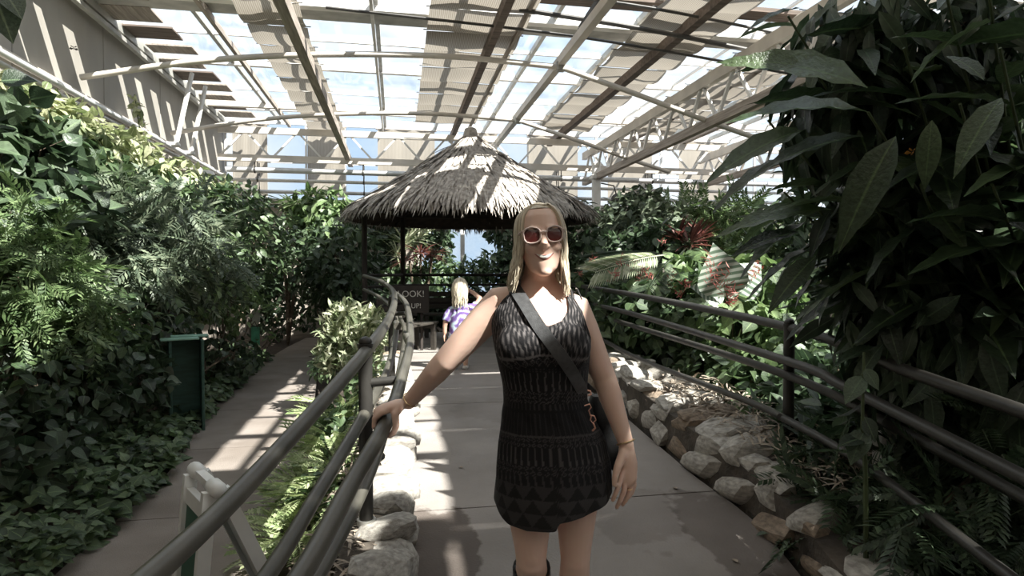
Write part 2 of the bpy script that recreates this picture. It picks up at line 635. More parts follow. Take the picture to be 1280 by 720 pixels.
def bamboo_mat():
    m, nt, N, L, b = new_mat('bamboo_shade')
    tc = N.new('ShaderNodeTexCoord')
    sx = N.new('ShaderNodeSeparateXYZ'); L.new(tc.outputs['Object'], sx.inputs[0])
    w = N.new('ShaderNodeTexWave'); w.wave_type = 'BANDS'; w.bands_direction = 'X'
    w.inputs['Scale'].default_value = 11.0; w.inputs['Distortion'].default_value = 1.2; w.inputs['Detail'].default_value = 2
    L.new(tc.outputs['Object'], w.inputs['Vector'])
    cr = N.new('ShaderNodeValToRGB')
    cr.color_ramp.elements[0].color = (.27, .235, .195, 1); cr.color_ramp.elements[1].color = (.46, .415, .36, 1)
    L.new(w.outputs['Fac'], cr.inputs['Fac'])
    L.new(cr.outputs['Color'], b.inputs['Base Color']); b.inputs['Roughness'].default_value = .8
    tl = N.new('ShaderNodeBsdfTranslucent'); L.new(cr.outputs['Color'], tl.inputs['Color'])
    mx = N.new('ShaderNodeMixShader'); mx.inputs[0].default_value = .34
    L.new(b.outputs[0], mx.inputs[1]); L.new(tl.outputs[0], mx.inputs[2])
    L.new(mx.outputs[0], N['Material Output'].inputs['Surface'])
    return m


M['bamboo'] = bamboo_mat()

XL, XR, YB, YF = -4.55, 12.5, 18.2, -6.0      # room shell
ZG = 5.55                                      # glazing level

# ------------------------------------------------------------------ ground and paths
def grid_obj(name, xs, ys, zf, m, **tags):
    b = MB(); nx = len(xs)
    for y in ys:
        for x in xs:
            b.v.append((x, y, zf(x, y)))
    for j in range(len(ys) - 1):
        for i in range(nx - 1):
            k = j * nx + i
            b.f.append((k, k + 1, k + nx + 1, k + nx))
    return b.build(name, m, smooth=True, **tags)


grid_obj('ground', np.linspace(XL - .1, XR + .1, 60), np.linspace(YF - .1, YB + .1, 80),
         lambda x, y: -.34 + .025 * math.sin(3.1 * x + y) * math.cos(2.3 * y), M['soil'], kind='structure')


def cam_xy(xc, d):
    """Floor-plan point from the camera's sideways offset and depth."""
    return Vector((xc * math.cos(YAW) + d * math.sin(YAW), d * math.cos(YAW) - xc * math.sin(YAW), 0))


# left and right edge of the raised walkway (sideways offset, depth)
PL = [cam_xy(*p) for p in ((-.02, -2), (-.2, .5), (-.34, 1.7), (-.458, 2.86), (-.62, 3.8), (-.98, 6.1), (-1.5, 8.4))]
PR = [cam_xy(*p) for p in ((1.25, -2), (1.32, .5), (1.35, 1.7), (1.33, 2.77), (1.29, 3.4), (1.135, 4.1), (.97, 5.4), (.78, 7.0), (.75, 8.4))]
PLs = smooth_path(PL, 12); PRs = smooth_path(PR, 12)


def x_at(path, y):
    for a, b in zip(path, path[1:]):
        if a.y <= y <= b.y:
            t = (y - a.y) / max(b.y - a.y, 1e-6)
            return a.x + (b.x - a.x) * t
    return path[0].x if y < path[0].y else path[-1].x


JOINTS = [1.05, 3.43, 5.9, 8.3, 9.45]
GAZ = Vector((1.31, 11.1, 0))
deck_root = thing('floor', (0, 0, 0), None, None, kind='structure')
ys_all = [-2.0] + JOINTS
for a, b_ in zip(ys_all, ys_all[1:]):
    b = MB(); ny, nx = 14, 10
    for j in range(ny):
        y = a + .006 + (b_ - a - .012) * j / (ny - 1)
        xl, xr = x_at(PLs, y), x_at(PRs, y)
        for i in range(nx):
            b.v.append((xl + (xr - xl) * i / (nx - 1), y, floor_z(y)))
    n0 = len(b.v)
    for j in range(ny):
        y = a + .006 + (b_ - a - .012) * j / (ny - 1)
        xl, xr = x_at(PLs, y), x_at(PRs, y)
        for i in range(nx):
            b.v.append((xl + (xr - xl) * i / (nx - 1), y, floor_z(y) - .12))
    for j in range(ny - 1):
        for i in range(nx - 1):
            k = j * nx + i
            b.f.append((k, k + 1, k + nx + 1, k + nx)); b.f.append((n0 + k, n0 + k + nx, n0 + k + nx + 1, n0 + k + 1))
        for k in (j * nx, j * nx + nx - 1):
            b.f.append((k, k + nx, n0 + k + nx, n0 + k))
    for i in range(nx - 1):
        for k in (i, (ny - 1) * nx + i):
            b.f.append((k, k + 1, n0 + k + 1, n0 + k))
    b.build('slab', M['concrete_path'], deck_root)
# gazebo floor, a round slab
b = MB()
ring = lambda r, z: [Vector((GAZ.x + r * math.cos(t), GAZ.y + r * math.sin(t), z)) for t in np.linspace(0, 2 * math.pi, 40, endpoint=False)]
b.loft([ring(2.0, -.3), ring(2.08, .13), ring(2.05, .163)])
b.build('round_slab', M['concrete_path'], deck_root)

# lower footpath on the left
LPL = [Vector(p) for p in ((-1.7, -2, 0), (-1.78, 1.5, 0), (-1.86, 3.88, 0), (-1.86, 5.4, 0), (-1.98, 6.1, 0), (-2.12, 7.0, 0), (-2.3, 9.5, 0), (-2.42, 11.9, 0), (-2.4, 14.2, 0), (-2.25, 16.6, 0))]
LPR = [Vector(p) for p in ((-.70, -2, 0), (-.74, 1.5, 0), (-.76, 3.9, 0), (-.80, 5.2, 0), (-.98, 7.5, 0), (-1.22, 10.0, 0), (-1.5, 12.2, 0), (-1.7, 14.2, 0), (-1.8, 16.6, 0))]
LPLs = smooth_path(LPL, 12); LPRs = smooth_path(LPR, 12)
lp_root = thing('path', (0, 0, 0), None, None, kind='structure')
for a, b_ in zip([-2, 1.6, 4.55, 6.28, 8.0, 10.6, 13.4], [1.6, 4.55, 6.28, 8.0, 10.6, 13.4, 16.5]):
    b = MB(); ny, nx = 12, 5
    for z in (PATH_Z, PATH_Z - .1):
        for j in range(ny):
            y = a + .005 + (b_ - a - .01) * j / (ny - 1)
            xl, xr = x_at(LPLs, y), x_at(LPRs, y)
            for i in range(nx):
                b.v.append((xl + (xr - xl) * i / (nx - 1), y, z))
    n0 = nx * ny
    for j in range(ny - 1):
        for i in range(nx - 1):
            k = j * nx + i
            b.f.append((k, k + 1, k + nx + 1, k + nx))
        for k in (j * nx, j * nx + nx - 1):
            b.f.append((k, k + nx, n0 + k + nx, n0 + k))
    for i in range(nx - 1):
        for k in (i, (ny - 1) * nx + i):
            b.f.append((k, k + 1, n0 + k + 1, n0 + k))
    b.build('slab', M['left_path'], lp_root)

# ------------------------------------------------------------------ walls
wl = thing('wall_left', (XL, 0, 0), None, None, kind='structure')
H0 = 3.55
b = MB(); b.box((XL - .12, 6, H0 / 2 - .2), (.2, 24.6, H0 + .4)); b.build('lower_wall', M['wall_low'], wl)
for k in range(10):
    y0 = YF + k * 2.45
    b = MB(); b.box((XL - .16, y0 + 1.22, (H0 + ZG) / 2 + .03), (.2, 2.43, ZG - H0 - .05), bev=.01); b.build('panel', M['wall'], wl)
b = MB(); b.box((XL - .0, 6, H0), (.16, 24.4, .12)); b.build('ledge', M['weathered_timber'], wl)
b = MB(); b.box((XL - .02, 6, 4.02), (.10, 24.4, .07)); b.build('rail_strip', M['cream_steel'], wl)
b = MB(); b.box((XL + .02, 6, ZG - .10), (.2, 24.4, .16)); b.box((XL + .1, 6, ZG - .27), (.08, 24.4, .07)); b.build('eave_beam', M['grey_steel'], wl)
wb = thing('wall_back', (0, YB, 0), None, None, kind='structure')
b = MB(); b.box(((XL + .2), YB - .06, 1.5), (.7, .3, 4.0)); b.build('corner_pier', M['wall_low'], wb)
# solid lower back wall with an opening for the pale window
W0, W1, WZ0, WZ1 = .62, 3.2, .7, 3.05
for nm, x0, x1, z0, z1, mm in (('lower_wall', XL, W0, -.4, 3.3, 'wall_low'), ('lower_wall', W1, XR, -.4, 3.3, 'wall_low'),
                          ('lower_wall', W0, W1, -.4, WZ0, 'wall_low'), ('lintel', W0, W1, WZ1, 3.3, 'wall_low')):
    b = MB(); b.box(((x0 + x1) / 2, YB + .1, (z0 + z1) / 2), (x1 - x0, .2, z1 - z0)); b.build(nm, M[mm], wb)
b = MB(); b.box(((XL + XR) / 2, YB + .02, 3.36), (XR - XL, .3, .14)); b.build('wall_plate', M['cream_steel'], wb)
wn = thing('window_1', (0, YB, 0), None, None, kind='structure')
for k in range(2):
    x0 = W0 + k * (W1 - W0) / 2
    b = MB(); b.box((x0 + (W1 - W0) / 4, YB + .1, (WZ0 + WZ1) / 2), ((W1 - W0) / 2 - .08, .02, WZ1 - WZ0 - .1)); b.build('pane', M['frosted'], wn)
    for xx in (x0, x0 + (W1 - W0) / 2 - .06):
        b = MB(); b.box((xx + .03, YB + .08, (WZ0 + WZ1) / 2), (.06, .08, WZ1 - WZ0)); b.build('frame_bar', M['white_steel'], wn)
for zz in (WZ0 + .03, WZ1 - .03):
    b = MB(); b.box(((W0 + W1) / 2, YB + .08, zz), (W1 - W0, .07, .06)); b.build('frame_bar', M['white_steel'], wn)
# glazed upper back wall
ub = thing('window_2', (0, YB, 0), None, None, kind='structure')
xs = np.arange(XL, XR + .1, 1.05)
for i, x in enumerate(xs):
    b = MB(); b.box((x, YB, (3.43 + ZG) / 2), (.05, .07, ZG - 3.43)); b.build('mullion', M['white_steel'], ub)
    if i < len(xs) - 1:
        for z0, z1 in ((3.43, 4.45), (4.45, ZG)):
            b = MB(); b.box((x + .525, YB, (z0 + z1) / 2), (1.0, .012, z1 - z0 - .03)); b.build('pane', M['glass'], ub)
b = MB(); b.box(((XL + XR) / 2, YB, 4.45), (XR - XL, .06, .05)); b.build('transom', M['white_steel'], ub)
wr = thing('wall_right', (XR, 0, 0), None, None, kind='structure')
b = MB(); b.box((XR + .1, 6, 1.3), (.2, 24.6, 3.4)); b.build('lower_wall', M['wall_low'], wr)
for k in range(8):
    y0 = YF + k * 3.05
    b = MB(); b.box((XR + .1, y0 + 1.5, (3 + ZG) / 2), (.02, 2.98, ZG - 3.05)); b.build('pane', M['glass'], wr)
    b = MB(); b.box((XR + .1, y0, (3 + ZG) / 2), (.1, .07, ZG - 3.0)); b.build('mullion', M['white_steel'], wr)
wf = thing('wall_front', (0, YF, 0), None, None, kind='structure')
b = MB(); b.box(((XL + XR) / 2, YF - .1, 2.6), (XR - XL + .4, .2, 6.0)); b.build('masonry', M['wall'], wf)

# ------------------------------------------------------------------ roof
ceil = thing('ceiling', (0, 0, ZG), None, None, kind='structure')
gx = np.arange(XL, XR + .01, 1.42)
gy = [YF, -3.2, .8, 2.9, 5.2, 8.0, 9.95, 13.2, 16.7, YB]
for i in range(len(gx) - 1):
    for j in range(len(gy) - 1):
        b = MB(); b.box(((gx[i] + gx[i + 1]) / 2, (gy[j] + gy[j + 1]) / 2, ZG + .06), (gx[i + 1] - gx[i] - .03, gy[j + 1] - gy[j] - .03, .012))
        b.build('glass_pane', M['glass'], ceil)
for x in gx:
    b = MB(); b.box((x, (YF + YB) / 2, ZG + .02), (.07, YB - YF, .10)); b.build('glazing_bar', M['grey_steel'], ceil)
    if x < XR - 1 and x > 4:
        b = MB(); b.box((x + .71, (YF + YB) / 2, ZG + .03), (.03, YB - YF, .05)); b.build('glazing_bar', M['white_steel'], ceil)
for y in gy:
    b = MB(); b.box(((XL + XR) / 2, y, ZG + .0), (XR - XL, .10, .12)); b.build('cross_bar', M['white_steel'], ceil)
for y in (1.75, 3.75, 4.5, 6.3, 11.7, 15.1):
    b = MB(); b.box(((XL + XR) / 2, y, ZG + .02), (XR - XL, .045, .06)); b.build('cross_bar', M['white_steel'], ceil)
# ridge vent: boards and white edge profiles across the roof
for (y, w, z, mm, nm) in ((9.15, .34, ZG - .03, 'timber', 'vent_board'), (9.95, .16, ZG - .10, 'white_steel', 'vent_edge'), (10.35, .52, ZG - .02, 'grey_steel', 'vent_flap')):
    b = MB(); b.box(((XL + XR) / 2, y, z), (XR - XL, w, .07)); b.build(nm, M[mm], ceil)
for y in (16.2,):
    b = MB(); b.box(((XL + XR) / 2, y, ZG - .06), (XR - XL, .14, .14)); b.build('purlin', M['cream_steel'], ceil)
# purlins that run along the house under the glass
for (x, z, w, h, mm) in ((-2.85, 5.42, .07, .1, 'weathered_timber'), (-1.23, 4.42, .13, .16, 'weathered_timber'), (1.55, 5.2, .12, .16, 'timber'), (1.95, 5.3, .05, .08, 'weathered_timber'),
                         (2.73, 4.95, .12, .14, 'cream_steel'), (4.45, 5.2, .14, .16, 'timber'), (-.35, 5.4, .05, .07, 'white_steel'), (8.2, 5.2, .14, .16, 'weathered_timber'), (7.0, 5.4, .1, .12, 'timber')):
    y0_ = 7.2 if 1.5 < x < 4.6 else -2.0
    b = MB(); b.box((x, (y0_ + 18) / 2, z), (w, 18 - y0_, h)); b.build('purlin', M[mm], ceil)
b = MB(); b.box((2.15, 2.0, ZG - .06), (.05, 10.0, .07)); b.build('glazing_bar', M['white_steel'], ceil)

# ------------------------------------------------------------------ bamboo shades under the glass
def shade(x0, x1, y0, y1, label, z=5.34, group='woven bamboo shades under the roof'):
    t = thing('bamboo_shade', ((x0 + x1) / 2, y0, z), label, 'shade', group)
    n = max(2, int(round((y1 - y0) / .92)))
    step = (y1 - y0) / n
    for k in range(n):                          # one hanging fold between two wires
        b = MB(); nx, ny = 6, 8
        for j in range(ny):
            s = j / (ny - 1)
            for i in range(nx):
                x = x0 + (x1 - x0) * i / (nx - 1)
                sag = -.10 * math.sin(math.pi * s) * (.7 + .3 * math.sin(5 * x + k))
                b.v.append((x, y0 + (k + s) * step, z + sag + .01 * math.sin(23 * x + 3 * k)))
        for j in range(ny - 1):
            for i in range(nx - 1):
                q = j * nx + i
                b.f.append((q, q + 1, q + nx + 1, q + nx))
        b.build('fold', M['bamboo'], t, smooth=True)
    for k in range(n + 1):
        b = MB(); y = y0 + k * step
        b.tube([(x0 - .05, y, z + .012), (x1 + .05, y, z + .012)], .008, 6); b.build('wire', M['dark_steel'], t)
    return t


shade(-2.30, -1.38, 8.7, 17.9, 'narrow woven bamboo shade strip nearest the left wall')
shade(.50, 2.05, 8.5, 16.6, 'long woven bamboo shade strip above the thatched gazebo')
shade(3.79, 5.2, 4.3, 16.9, 'long woven bamboo shade strip right of the gazebo, left of the truss')
shade(.0, 1.72, -5.5, 8.3, 'unseen long woven bamboo shade strip nearer the camera, over the bed between the paths')  # unseen near strip, right edge set by where sun meets the footpath
shade(3.41, 4.80, -5.5, 4.2, 'unseen broad woven bamboo shade strip nearer the camera, over the right of the walkway')  # unseen near strip, left edge set to bound the sun on the walkway
shade(6.0, 7.6, 8.5, 17.0, 'woven bamboo shade strip to the right of the white roof truss')
shade(4.85, 7.6, -5.5, .2, 'unseen broad woven bamboo shade strip added behind the camera to darken the big-leaved plant')  # unseen cover, added to keep the right foreground dark
shade(6.9, 7.6, .8, 8.3, 'slim woven bamboo shade strip nearer the camera, over the far right bank')
shade(7.7, 9.3, 8.5, 14.0, 'woven bamboo shade strip high behind the big-leaved plant')
shade(9.4, 12.3, -5.5, 14.0, 'widest woven bamboo shade strip by the right wall')
shade(1.74, 3.40, -5.5, -.84, 'unseen woven bamboo shade strip behind the camera, cut to keep the near walkway dark')  # out-of-view strip, its far edge ends the sun below her chest
shade(2.96, 3.40, -.82, -.08, 'short square of woven bamboo shade over the woman')  # unseen piece, added so the sun stops partway across her chest
shade(1.74, 2.95, -.34, -.08, 'unseen oblong of woven bamboo shade added to dim the ground by the near handrail')  # unseen piece, added to close the sunny gap by the handrail
shade(1.74, 2.64, -.82, -.36, 'small square of woven bamboo shade over the hand on the rail')  # unseen piece, added only to take the sun off her hand
shade(1.69, 2.44, -.05, 1.9, 'unseen slim woven bamboo shade strip added to darken the lower footpath near the camera')  # unseen piece, added to keep sun off the near footpath
shade(1.76, 2.76, 6.0, 8.4, 'short woven bamboo shade strip over the front of the gazebo')  # unseen piece, added to shade the left of the thatch front
shade(-4.4, -2.3, -5.5, 5.0, 'woven bamboo shade strip by the left wall behind the camera')
shade(-2.25, -.05, -5.5, 2.2, 'broad woven bamboo shade strip over the lower footpath behind the camera')

# ------------------------------------------------------------------ arched tie pipes across the house
def bow(y, label):
    P = [(-4.55, y, 4.28), (-2.9, y, 4.62), (-1.2, y, 4.82), (.8, y, 4.92), (2.73, y, 4.86), (4.0, y, 4.5), (5.4, y, 4.08), (6.4, y, 3.8)]
    t = thing('tie_pipe', (0, y, 4.8), label, 'pipe', 'arched tie pipes under the roof')
    a = MB(); a.tube(smooth_path(P[:5], 8), .045, 10); a.build('pipe_length', M['cream_steel'], t, smooth=True)
    a = MB(); a.tube(smooth_path(P[4:], 8), .045, 10); a.build('pipe_length', M['cream_steel'], t, smooth=True)
    a = MB(); a.box((2.73, y, 4.87), (.16, .14, .16), bev=.02); a.build('joint', M['grey_steel'], t)


bow(10.25, 'pale arched tie pipe, the nearer one, crossing above the gazebo')
bow(14.0, 'pale arched tie pipe, the farther one, just above the gazebo peak')

# ------------------------------------------------------------------ trusses
def truss_y(x, y0, y1, z0, z1, label, m='cream_steel'):
    t = thing('roof_truss', (x, y0, z1), label, 'truss')
    a = MB(); a.bar((x, y0, z1), (x, y1, z1), .12, .2); a.build('top_chord', M[m], t)
    a = MB(); a.bar((x, y0, z0), (x, y1, z0), .12, .16); a.build('bottom_chord', M['weathered_timber'], t)
    n = int((y1 - y0) / 1.1)
    for k in range(n):
        ya = y0 + (y1 - y0) * k / n; yb = y0 + (y1 - y0) * (k + .5) / n; yc = y0 + (y1 - y0) * (k + 1) / n
        for p, q in (((x, ya, z0), (x, yb, z1)), ((x, yb, z1), (x, yc, z0))):
            a = MB(); a.bar(p, q, .05, .05); a.build('web', M['white_steel'], t)


def truss_x(y, x0, x1, z0, z1, label, m='cream_steel'):
    t = thing('roof_truss', (x0, y, z1), label, 'truss')
    a = MB(); a.bar((x0, y, z1), (x1, y, z1), .10, .16); a.build('top_chord', M[m], t)
    a = MB(); a.bar((x0, y, z0), (x1, y, z0), .10, .16); a.build('bottom_chord', M[m], t)
    n = int((x1 - x0) / 1.25)
    for k in range(n):
        xa = x0 + (x1 - x0) * k / n; xb = x0 + (x1 - x0) * (k + .5) / n; xc = x0 + (x1 - x0) * (k + 1) / n
        for p, q in (((xa, y, z0), (xb, y, z1)), ((xb, y, z1), (xc, y, z0))):
            a = MB(); a.bar(p, q, .045, .045); a.build('web', M['white_steel'], t)


truss_y(5.4, 6.6, 17.6, 4.02, 4.78, 'cream steel roof truss running back to the white column')
truss_y(9.0, 5.0, 17.6, 4.02, 4.78, 'cream steel roof truss farthest to the right behind foliage')
truss_x(16.9, XL + .15, XR - .3, 4.32, 5.02, 'cream cross truss along the far end of the roof')

# far service pipes below the truss
for (y, z, r, mm, lab) in ((17.0, 4.04, .075, 'pipe', 'thick silver heating pipe below the far cross truss'),
                          (17.3, 3.82, .045, 'white_steel', 'thinner white pipe, middle of the three below the far truss'),
                          (17.5, 3.55, .05, 'pipe', 'lowest silver pipe along the far wall')):
    t = thing('service_pipe', (0, y, z), lab, 'pipe')
    a = MB(); a.tube([(XL + .3, y, z), (XR - .3, y, z)], r, 10); a.build('pipe_length', M[mm], t, smooth=True)
    for k in range(6):
        x = XL + 1.0 + k * 2.7
        a = MB(); a.tube([(x, y, z - r), (x, y, 4.30)], .015, 6); a.tube([(x - .02, y, z), (x + .02, y, z)], r * 1.2, 10); a.build('hanger', M['dark_steel'], t)

# pipes fixed along the left wall
def wall_pipe(x, z, r, m, label):
    t = thing('wall_pipe', (x, 0, z), label, 'pipe', 'pipes along the left wall')
    a = MB(); a.tube([(x, -5.5, z), (x, 17.7, z)], r, 10); a.build('pipe_length', M[m], t, smooth=True)
    for k in range(9):
        y = -2 + k * 2.3
        a = MB(); a.box(((x + XL) / 2 + .01, y, z), (abs(x - XL) + .02, .05, .04)); a.build('bracket', M['dark_steel'], t)


wall_pipe(XL + .24, 3.86, .045, 'pipe', 'silver pipe along the left wall, the upper one')
wall_pipe(XL + .30, 3.70, .035, 'grey_steel', 'grey pipe along the left wall, just under the silver one')
wall_pipe(XL + .22, 3.22, .035, 'weathered_timber', 'brownish thin pipe along the left wall, the lowest one')

# struts from wall to tie pipe
for (y, lab) in ((13.2, 'pale steel wall strut left of the twin, nearer the camera'), (14.1, 'pale steel wall strut right of the twin, farther back')):
    t = thing('wall_strut', (XL + .2, y, 3.9), lab, 'strut')
    a = MB(); a.bar((XL + .35, y, 3.92), (XL + .55, y + .35, 5.4), .06, .06); a.build('bar', M['white_steel'], t)
    a = MB(); a.box((XL + .3, y, 3.9), (.22, .16, .08), bev=.02); a.build('foot', M['white_steel'], t)

# white column in front of the far truss
t = thing('white_column', (5.38, 16.4, 0), 'white steel column under the end of the roof truss', 'column')
a = MB(); a.box((5.38, 16.4, 2.15), (.2, .2, 4.5), bev=.02); a.build('shaft', M['white_steel'], t)
a = MB(); a.box((5.38, 16.4, 4.0), (.32, .32, .12), bev=.02); a.build('bracket', M['white_steel'], t)
a = MB(); a.box((5.38, 16.4, -.08), (.34, .34, .5)); a.build('base', M['wall_low'], t)

# cables high on the right
for k, (p, lab) in enumerate(((((2.2, 8.6, 5.32), (4.0, 8.6, 5.2), (6.8, 8.7, 4.92)), 'dark cable under the roof, the topmost of three by the big leaves'),
                            (((1.8, 9.1, 5.28), (4.0, 9.1, 5.1), (7.2, 9.2, 4.75)), 'dark cable under the roof, the middle of three by the big leaves'),
                            (((-1, 9.6, 5.3), (3.0, 9.6, 5.12), (7.6, 9.7, 4.7)), 'dark cable under the roof, the lowest of three by the big leaves'))):
    a = MB(); a.tube(smooth_path(p, 10), .022 if k != 1 else .035, 6); a.build('roof_cable', M['dark_steel'], smooth=True, label=lab, cat='cable')
t = thing('hanging_bracket', (2.9, 8.5, 5.3), 'short dark steel bracket hanging from the roof cables', 'bracket')
a = MB(); a.bar((2.95, 8.3, 5.45), (2.72, 9.05, 5.05), .07, .07); a.build('arm', M['dark_steel'], t)
a = MB(); a.tube([(2.72, 9.05, 5.05), (2.72, 9.07, 4.98)], .045, 8); a.build('cap', M['dark_steel'], t)

# flood light on the left wall
c = Vector((XL + .42, 14.6, 3.52))
t = thing('wall_lamp', c, 'boxy white floodlight on the left wall pipes', 'lamp')
R = Matrix.Rotation(math.radians(-35), 3, 'X') @ Matrix.Rotation(math.radians(30), 3, 'Z')
a = MB(); a.box(c, (.42, .34, .16), R, bev=.03); a.build('housing', M['white_steel'], t)
a = MB(); a.box(c + R @ Vector((0, 0, -.085)), (.34, .26, .02), R); a.build('lens', M['dark_steel'], t)
a = MB(); a.bar(c + Vector((0, 0, .05)), c + Vector((-.3, 0, .3)), .05, .05); a.build('arm', M['grey_steel'], t)
# round dark lamp beside the column
c = Vector((5.95, 16.3, 3.42))
t = thing('round_lamp', c, 'small round black lamp beside the white column', 'lamp')
a = MB(); a.ellipsoid(c, (.17, .17, .15)); a.build('shade', M['dark_steel'], t, smooth=True)
a = MB(); a.tube([c, c + Vector((-.1, .0, .35)), c + Vector((-.45, .05, .42))], .02, 6); a.build('arm', M['dark_steel'], t)

# small unseen box added under the glass to shade the woman's face
t = thing('face_shade_box', (2.72, -.50, 5.2), 'grey vent motor box under the roof over the walkway', 'motor')
a = MB(); a.box((2.72, -.50, 5.3), (.13, .11, .16), bev=.015); a.build('housing', M['grey_steel'], t)
a = MB(); a.tube([(2.72, -.50, 5.37), (2.72, -.50, 5.60)], .015, 8); a.build('hanger', M['grey_steel'], t)

# boards with gaps over the eave beside the left wall
for k in range(17):
    y = 4.2 + k * .8
    b = MB(); b.box((-4.06 + .06 * math.sin(k * 2.1), y + .27, ZG - .05), (.78, .52 + .1 * math.sin(k * 1.7), .03)); b.build('eave_board', M['timber'] if k % 3 == 0 else M['weathered_timber'], ceil)
# upright bamboo screens in the glazed back gable
for x, w, lab_ in ((-3.9, .9, 'upright bamboo screen in the back gable nearest the left wall'), (-1.9, 1.0, 'upright bamboo screen in the back gable left of the gazebo peak'),
                   (.3, 1.6, 'wide upright bamboo screen in the back gable directly behind the gazebo peak'), (2.5, .8, 'narrow upright bamboo screen in the back gable just right of the gazebo peak'),
                   (4.6, 1.5, 'upright bamboo screen in the back gable beside the white column'), (7.0, 1.4, 'upright bamboo screen in the back gable right of the white column'), (9.4, 1.6, 'upright bamboo screen in the back gable farthest to the right')):
    t = thing('gable_screen', (x, YB - .08, 3.5), lab_, 'shade', 'bamboo screens in the back gable')
    b = MB(); n_ = 9
    for z in (3.5, ZG - .1):
        for i in range(n_): b.v.append((x + w * (i / (n_ - 1) - .5), YB - .10 + .025 * math.sin(i * 2.2), z))
    for i in range(n_ - 1): b.f.append((i, i + 1, n_ + i + 1, n_ + i))
    b.build('screen', M['bamboo'], t, smooth=True)
    b = MB(); b.tube([(x - w / 2 - .05, YB - .1, ZG - .1), (x + w / 2 + .05, YB - .1, ZG - .1)], .02, 6); b.build('rod', M['weathered_timber'], t)
# ------------------------------------------------------------------ handrails
M['rail'] = mat('dark_olive_rail', (.082, .077, .064), .36, .3, 5, .05, 120, stretch=(3, .5, 3))
M['rail_r'] = mat('black_rail', (.034, .032, .029), .42, .3, 6, .05, 120)
M['stone'] = mat('kerb_stone', (.40, .365, .325), .85, .3, 5, .55, 28, col2=(.58, .55, .50))
M['stone_dark'] = mat('kerb_stone_brown', (.26, .20, .15), .85, .35, 5, .5, 28)
M['mortar'] = mat('kerb_mortar', (.075, .062, .05), .95, .4, 8, .6, 40)
M['litter'] = mat('dry_leaf_litter', (.36, .30, .24), .9, .45, 12)


def rail_run(root, name, P, r, m, sub=10):
    a = MB(); a.tube(smooth_path(P, sub), r, 12, round_ends=True)
    return a.build(name, m, root, smooth=True)


def rail_post(root, u, vb, d, ztop, r, m, zb=None, ball=True):
    p = pt(u, vb, d); zb = p.z if zb is None else zb
    po = MB(); po.tube([(p.x, p.y, zb - .1), (p.x, p.y, ztop)], r, 14)
    o = po.build('post', m, root, smooth=True)
    q = MB(); q.tube([(p.x, p.y, ztop - .005), (p.x, p.y, ztop + .012)], r * 1.12, 14); q.ellipsoid((p.x, p.y, ztop + .02), (r * .95, r * .95, r * .8), 14, 8)
    q.build('cap', m, o, smooth=True)
    q = MB(); q.tube([(p.x, p.y, zb), (p.x, p.y, zb + .025)], r * 1.35, 14); q.build('collar', M['grey_steel'], o, smooth=True)
    return p


lr = thing('handrail', pt(458, 655, 2.9), 'olive grey tube handrail the woman holds, left of the walkway', 'railing')
A = [pt(20, 850, 1.05), pt(195, 714, 1.38), pt(330, 583, 1.95), pt(459, 437, 2.95), pt(487, 396, 4.5), pt(493, 374, 5.9), pt(489, 361, 7.0), pt(474, 351, 8.5), pt(455, 345, 9.9)]
B = [pt(205, 870, 1.25), pt(332, 722, 1.75), pt(400, 612, 2.25), pt(457, 515, 2.95), pt(487, 455, 4.2), pt(495, 410, 5.8), pt(490, 385, 7.2), pt(470, 369, 8.6), pt(455, 362, 9.9)]
Crl = [pt(270, 850, 1.12), pt(374, 722, 1.45), pt(435, 612, 1.83), pt(483, 527, 2.2), pt(503, 470, 2.95), pt(513, 420, 4.2), pt(508, 381, 5.9), pt(496, 368, 6.7), pt(489, 366, 7.0)]
D = [pt(330, 800, 1.55), pt(399, 718, 1.85), pt(462, 594, 2.5), pt(486, 520, 3.2), pt(501, 455, 4.4), pt(506, 415, 6.0), pt(500, 396, 6.9)]
rail_run(lr, 'top_rail', A, .030, M['rail'])
rail_run(lr, 'lower_rail', B, .026, M['rail'])
HAND_RAIL = smooth_path(Crl, 10)
rail_run(lr, 'hand_rail', Crl, .0265, M['rail'])
rail_run(lr, 'lower_hand_rail', D, .022, M['rail'])
p0 = rail_post(lr, 458, 655, 2.95, pt(458, 432, 2.95).z, .033, M['rail_r'])
p1 = rail_post(lr, 490, 490, 6.1, pt(493, 372, 6.1).z - .02, .033, M['rail_r'])
a = MB(); a.tube([Vector((p0.x, p0.y, pt(460, 478, 2.95).z)), pt(503, 475, 2.95)], .022, 10); a.build('bracket', M['rail_r'], lr, smooth=True)
a = MB(); a.tube([Vector((p0.x, p0.y, pt(460, 586, 2.95).z)), pt(477, 570, 2.8)], .018, 10); a.build('bracket', M['rail_r'], lr, smooth=True)
a = MB(); a.tube([Vector((p1.x, p1.y, pt(493, 392, 6.1).z)), pt(508, 392, 6.0)], .022, 10); a.build('bracket', M['rail_r'], lr, smooth=True)
for (u, v, d) in ((512, 424, 4.1), (497, 406, 5.4), (478, 539, 2.08)):
    if d > 3:
        q = pt(u, v, d); a = MB(); a.tube([q + Vector((0, -.05, -.008)), q + Vector((-.01, .05, .008))], .033, 12); a.build('sleeve', M['rail'], lr, smooth=True)

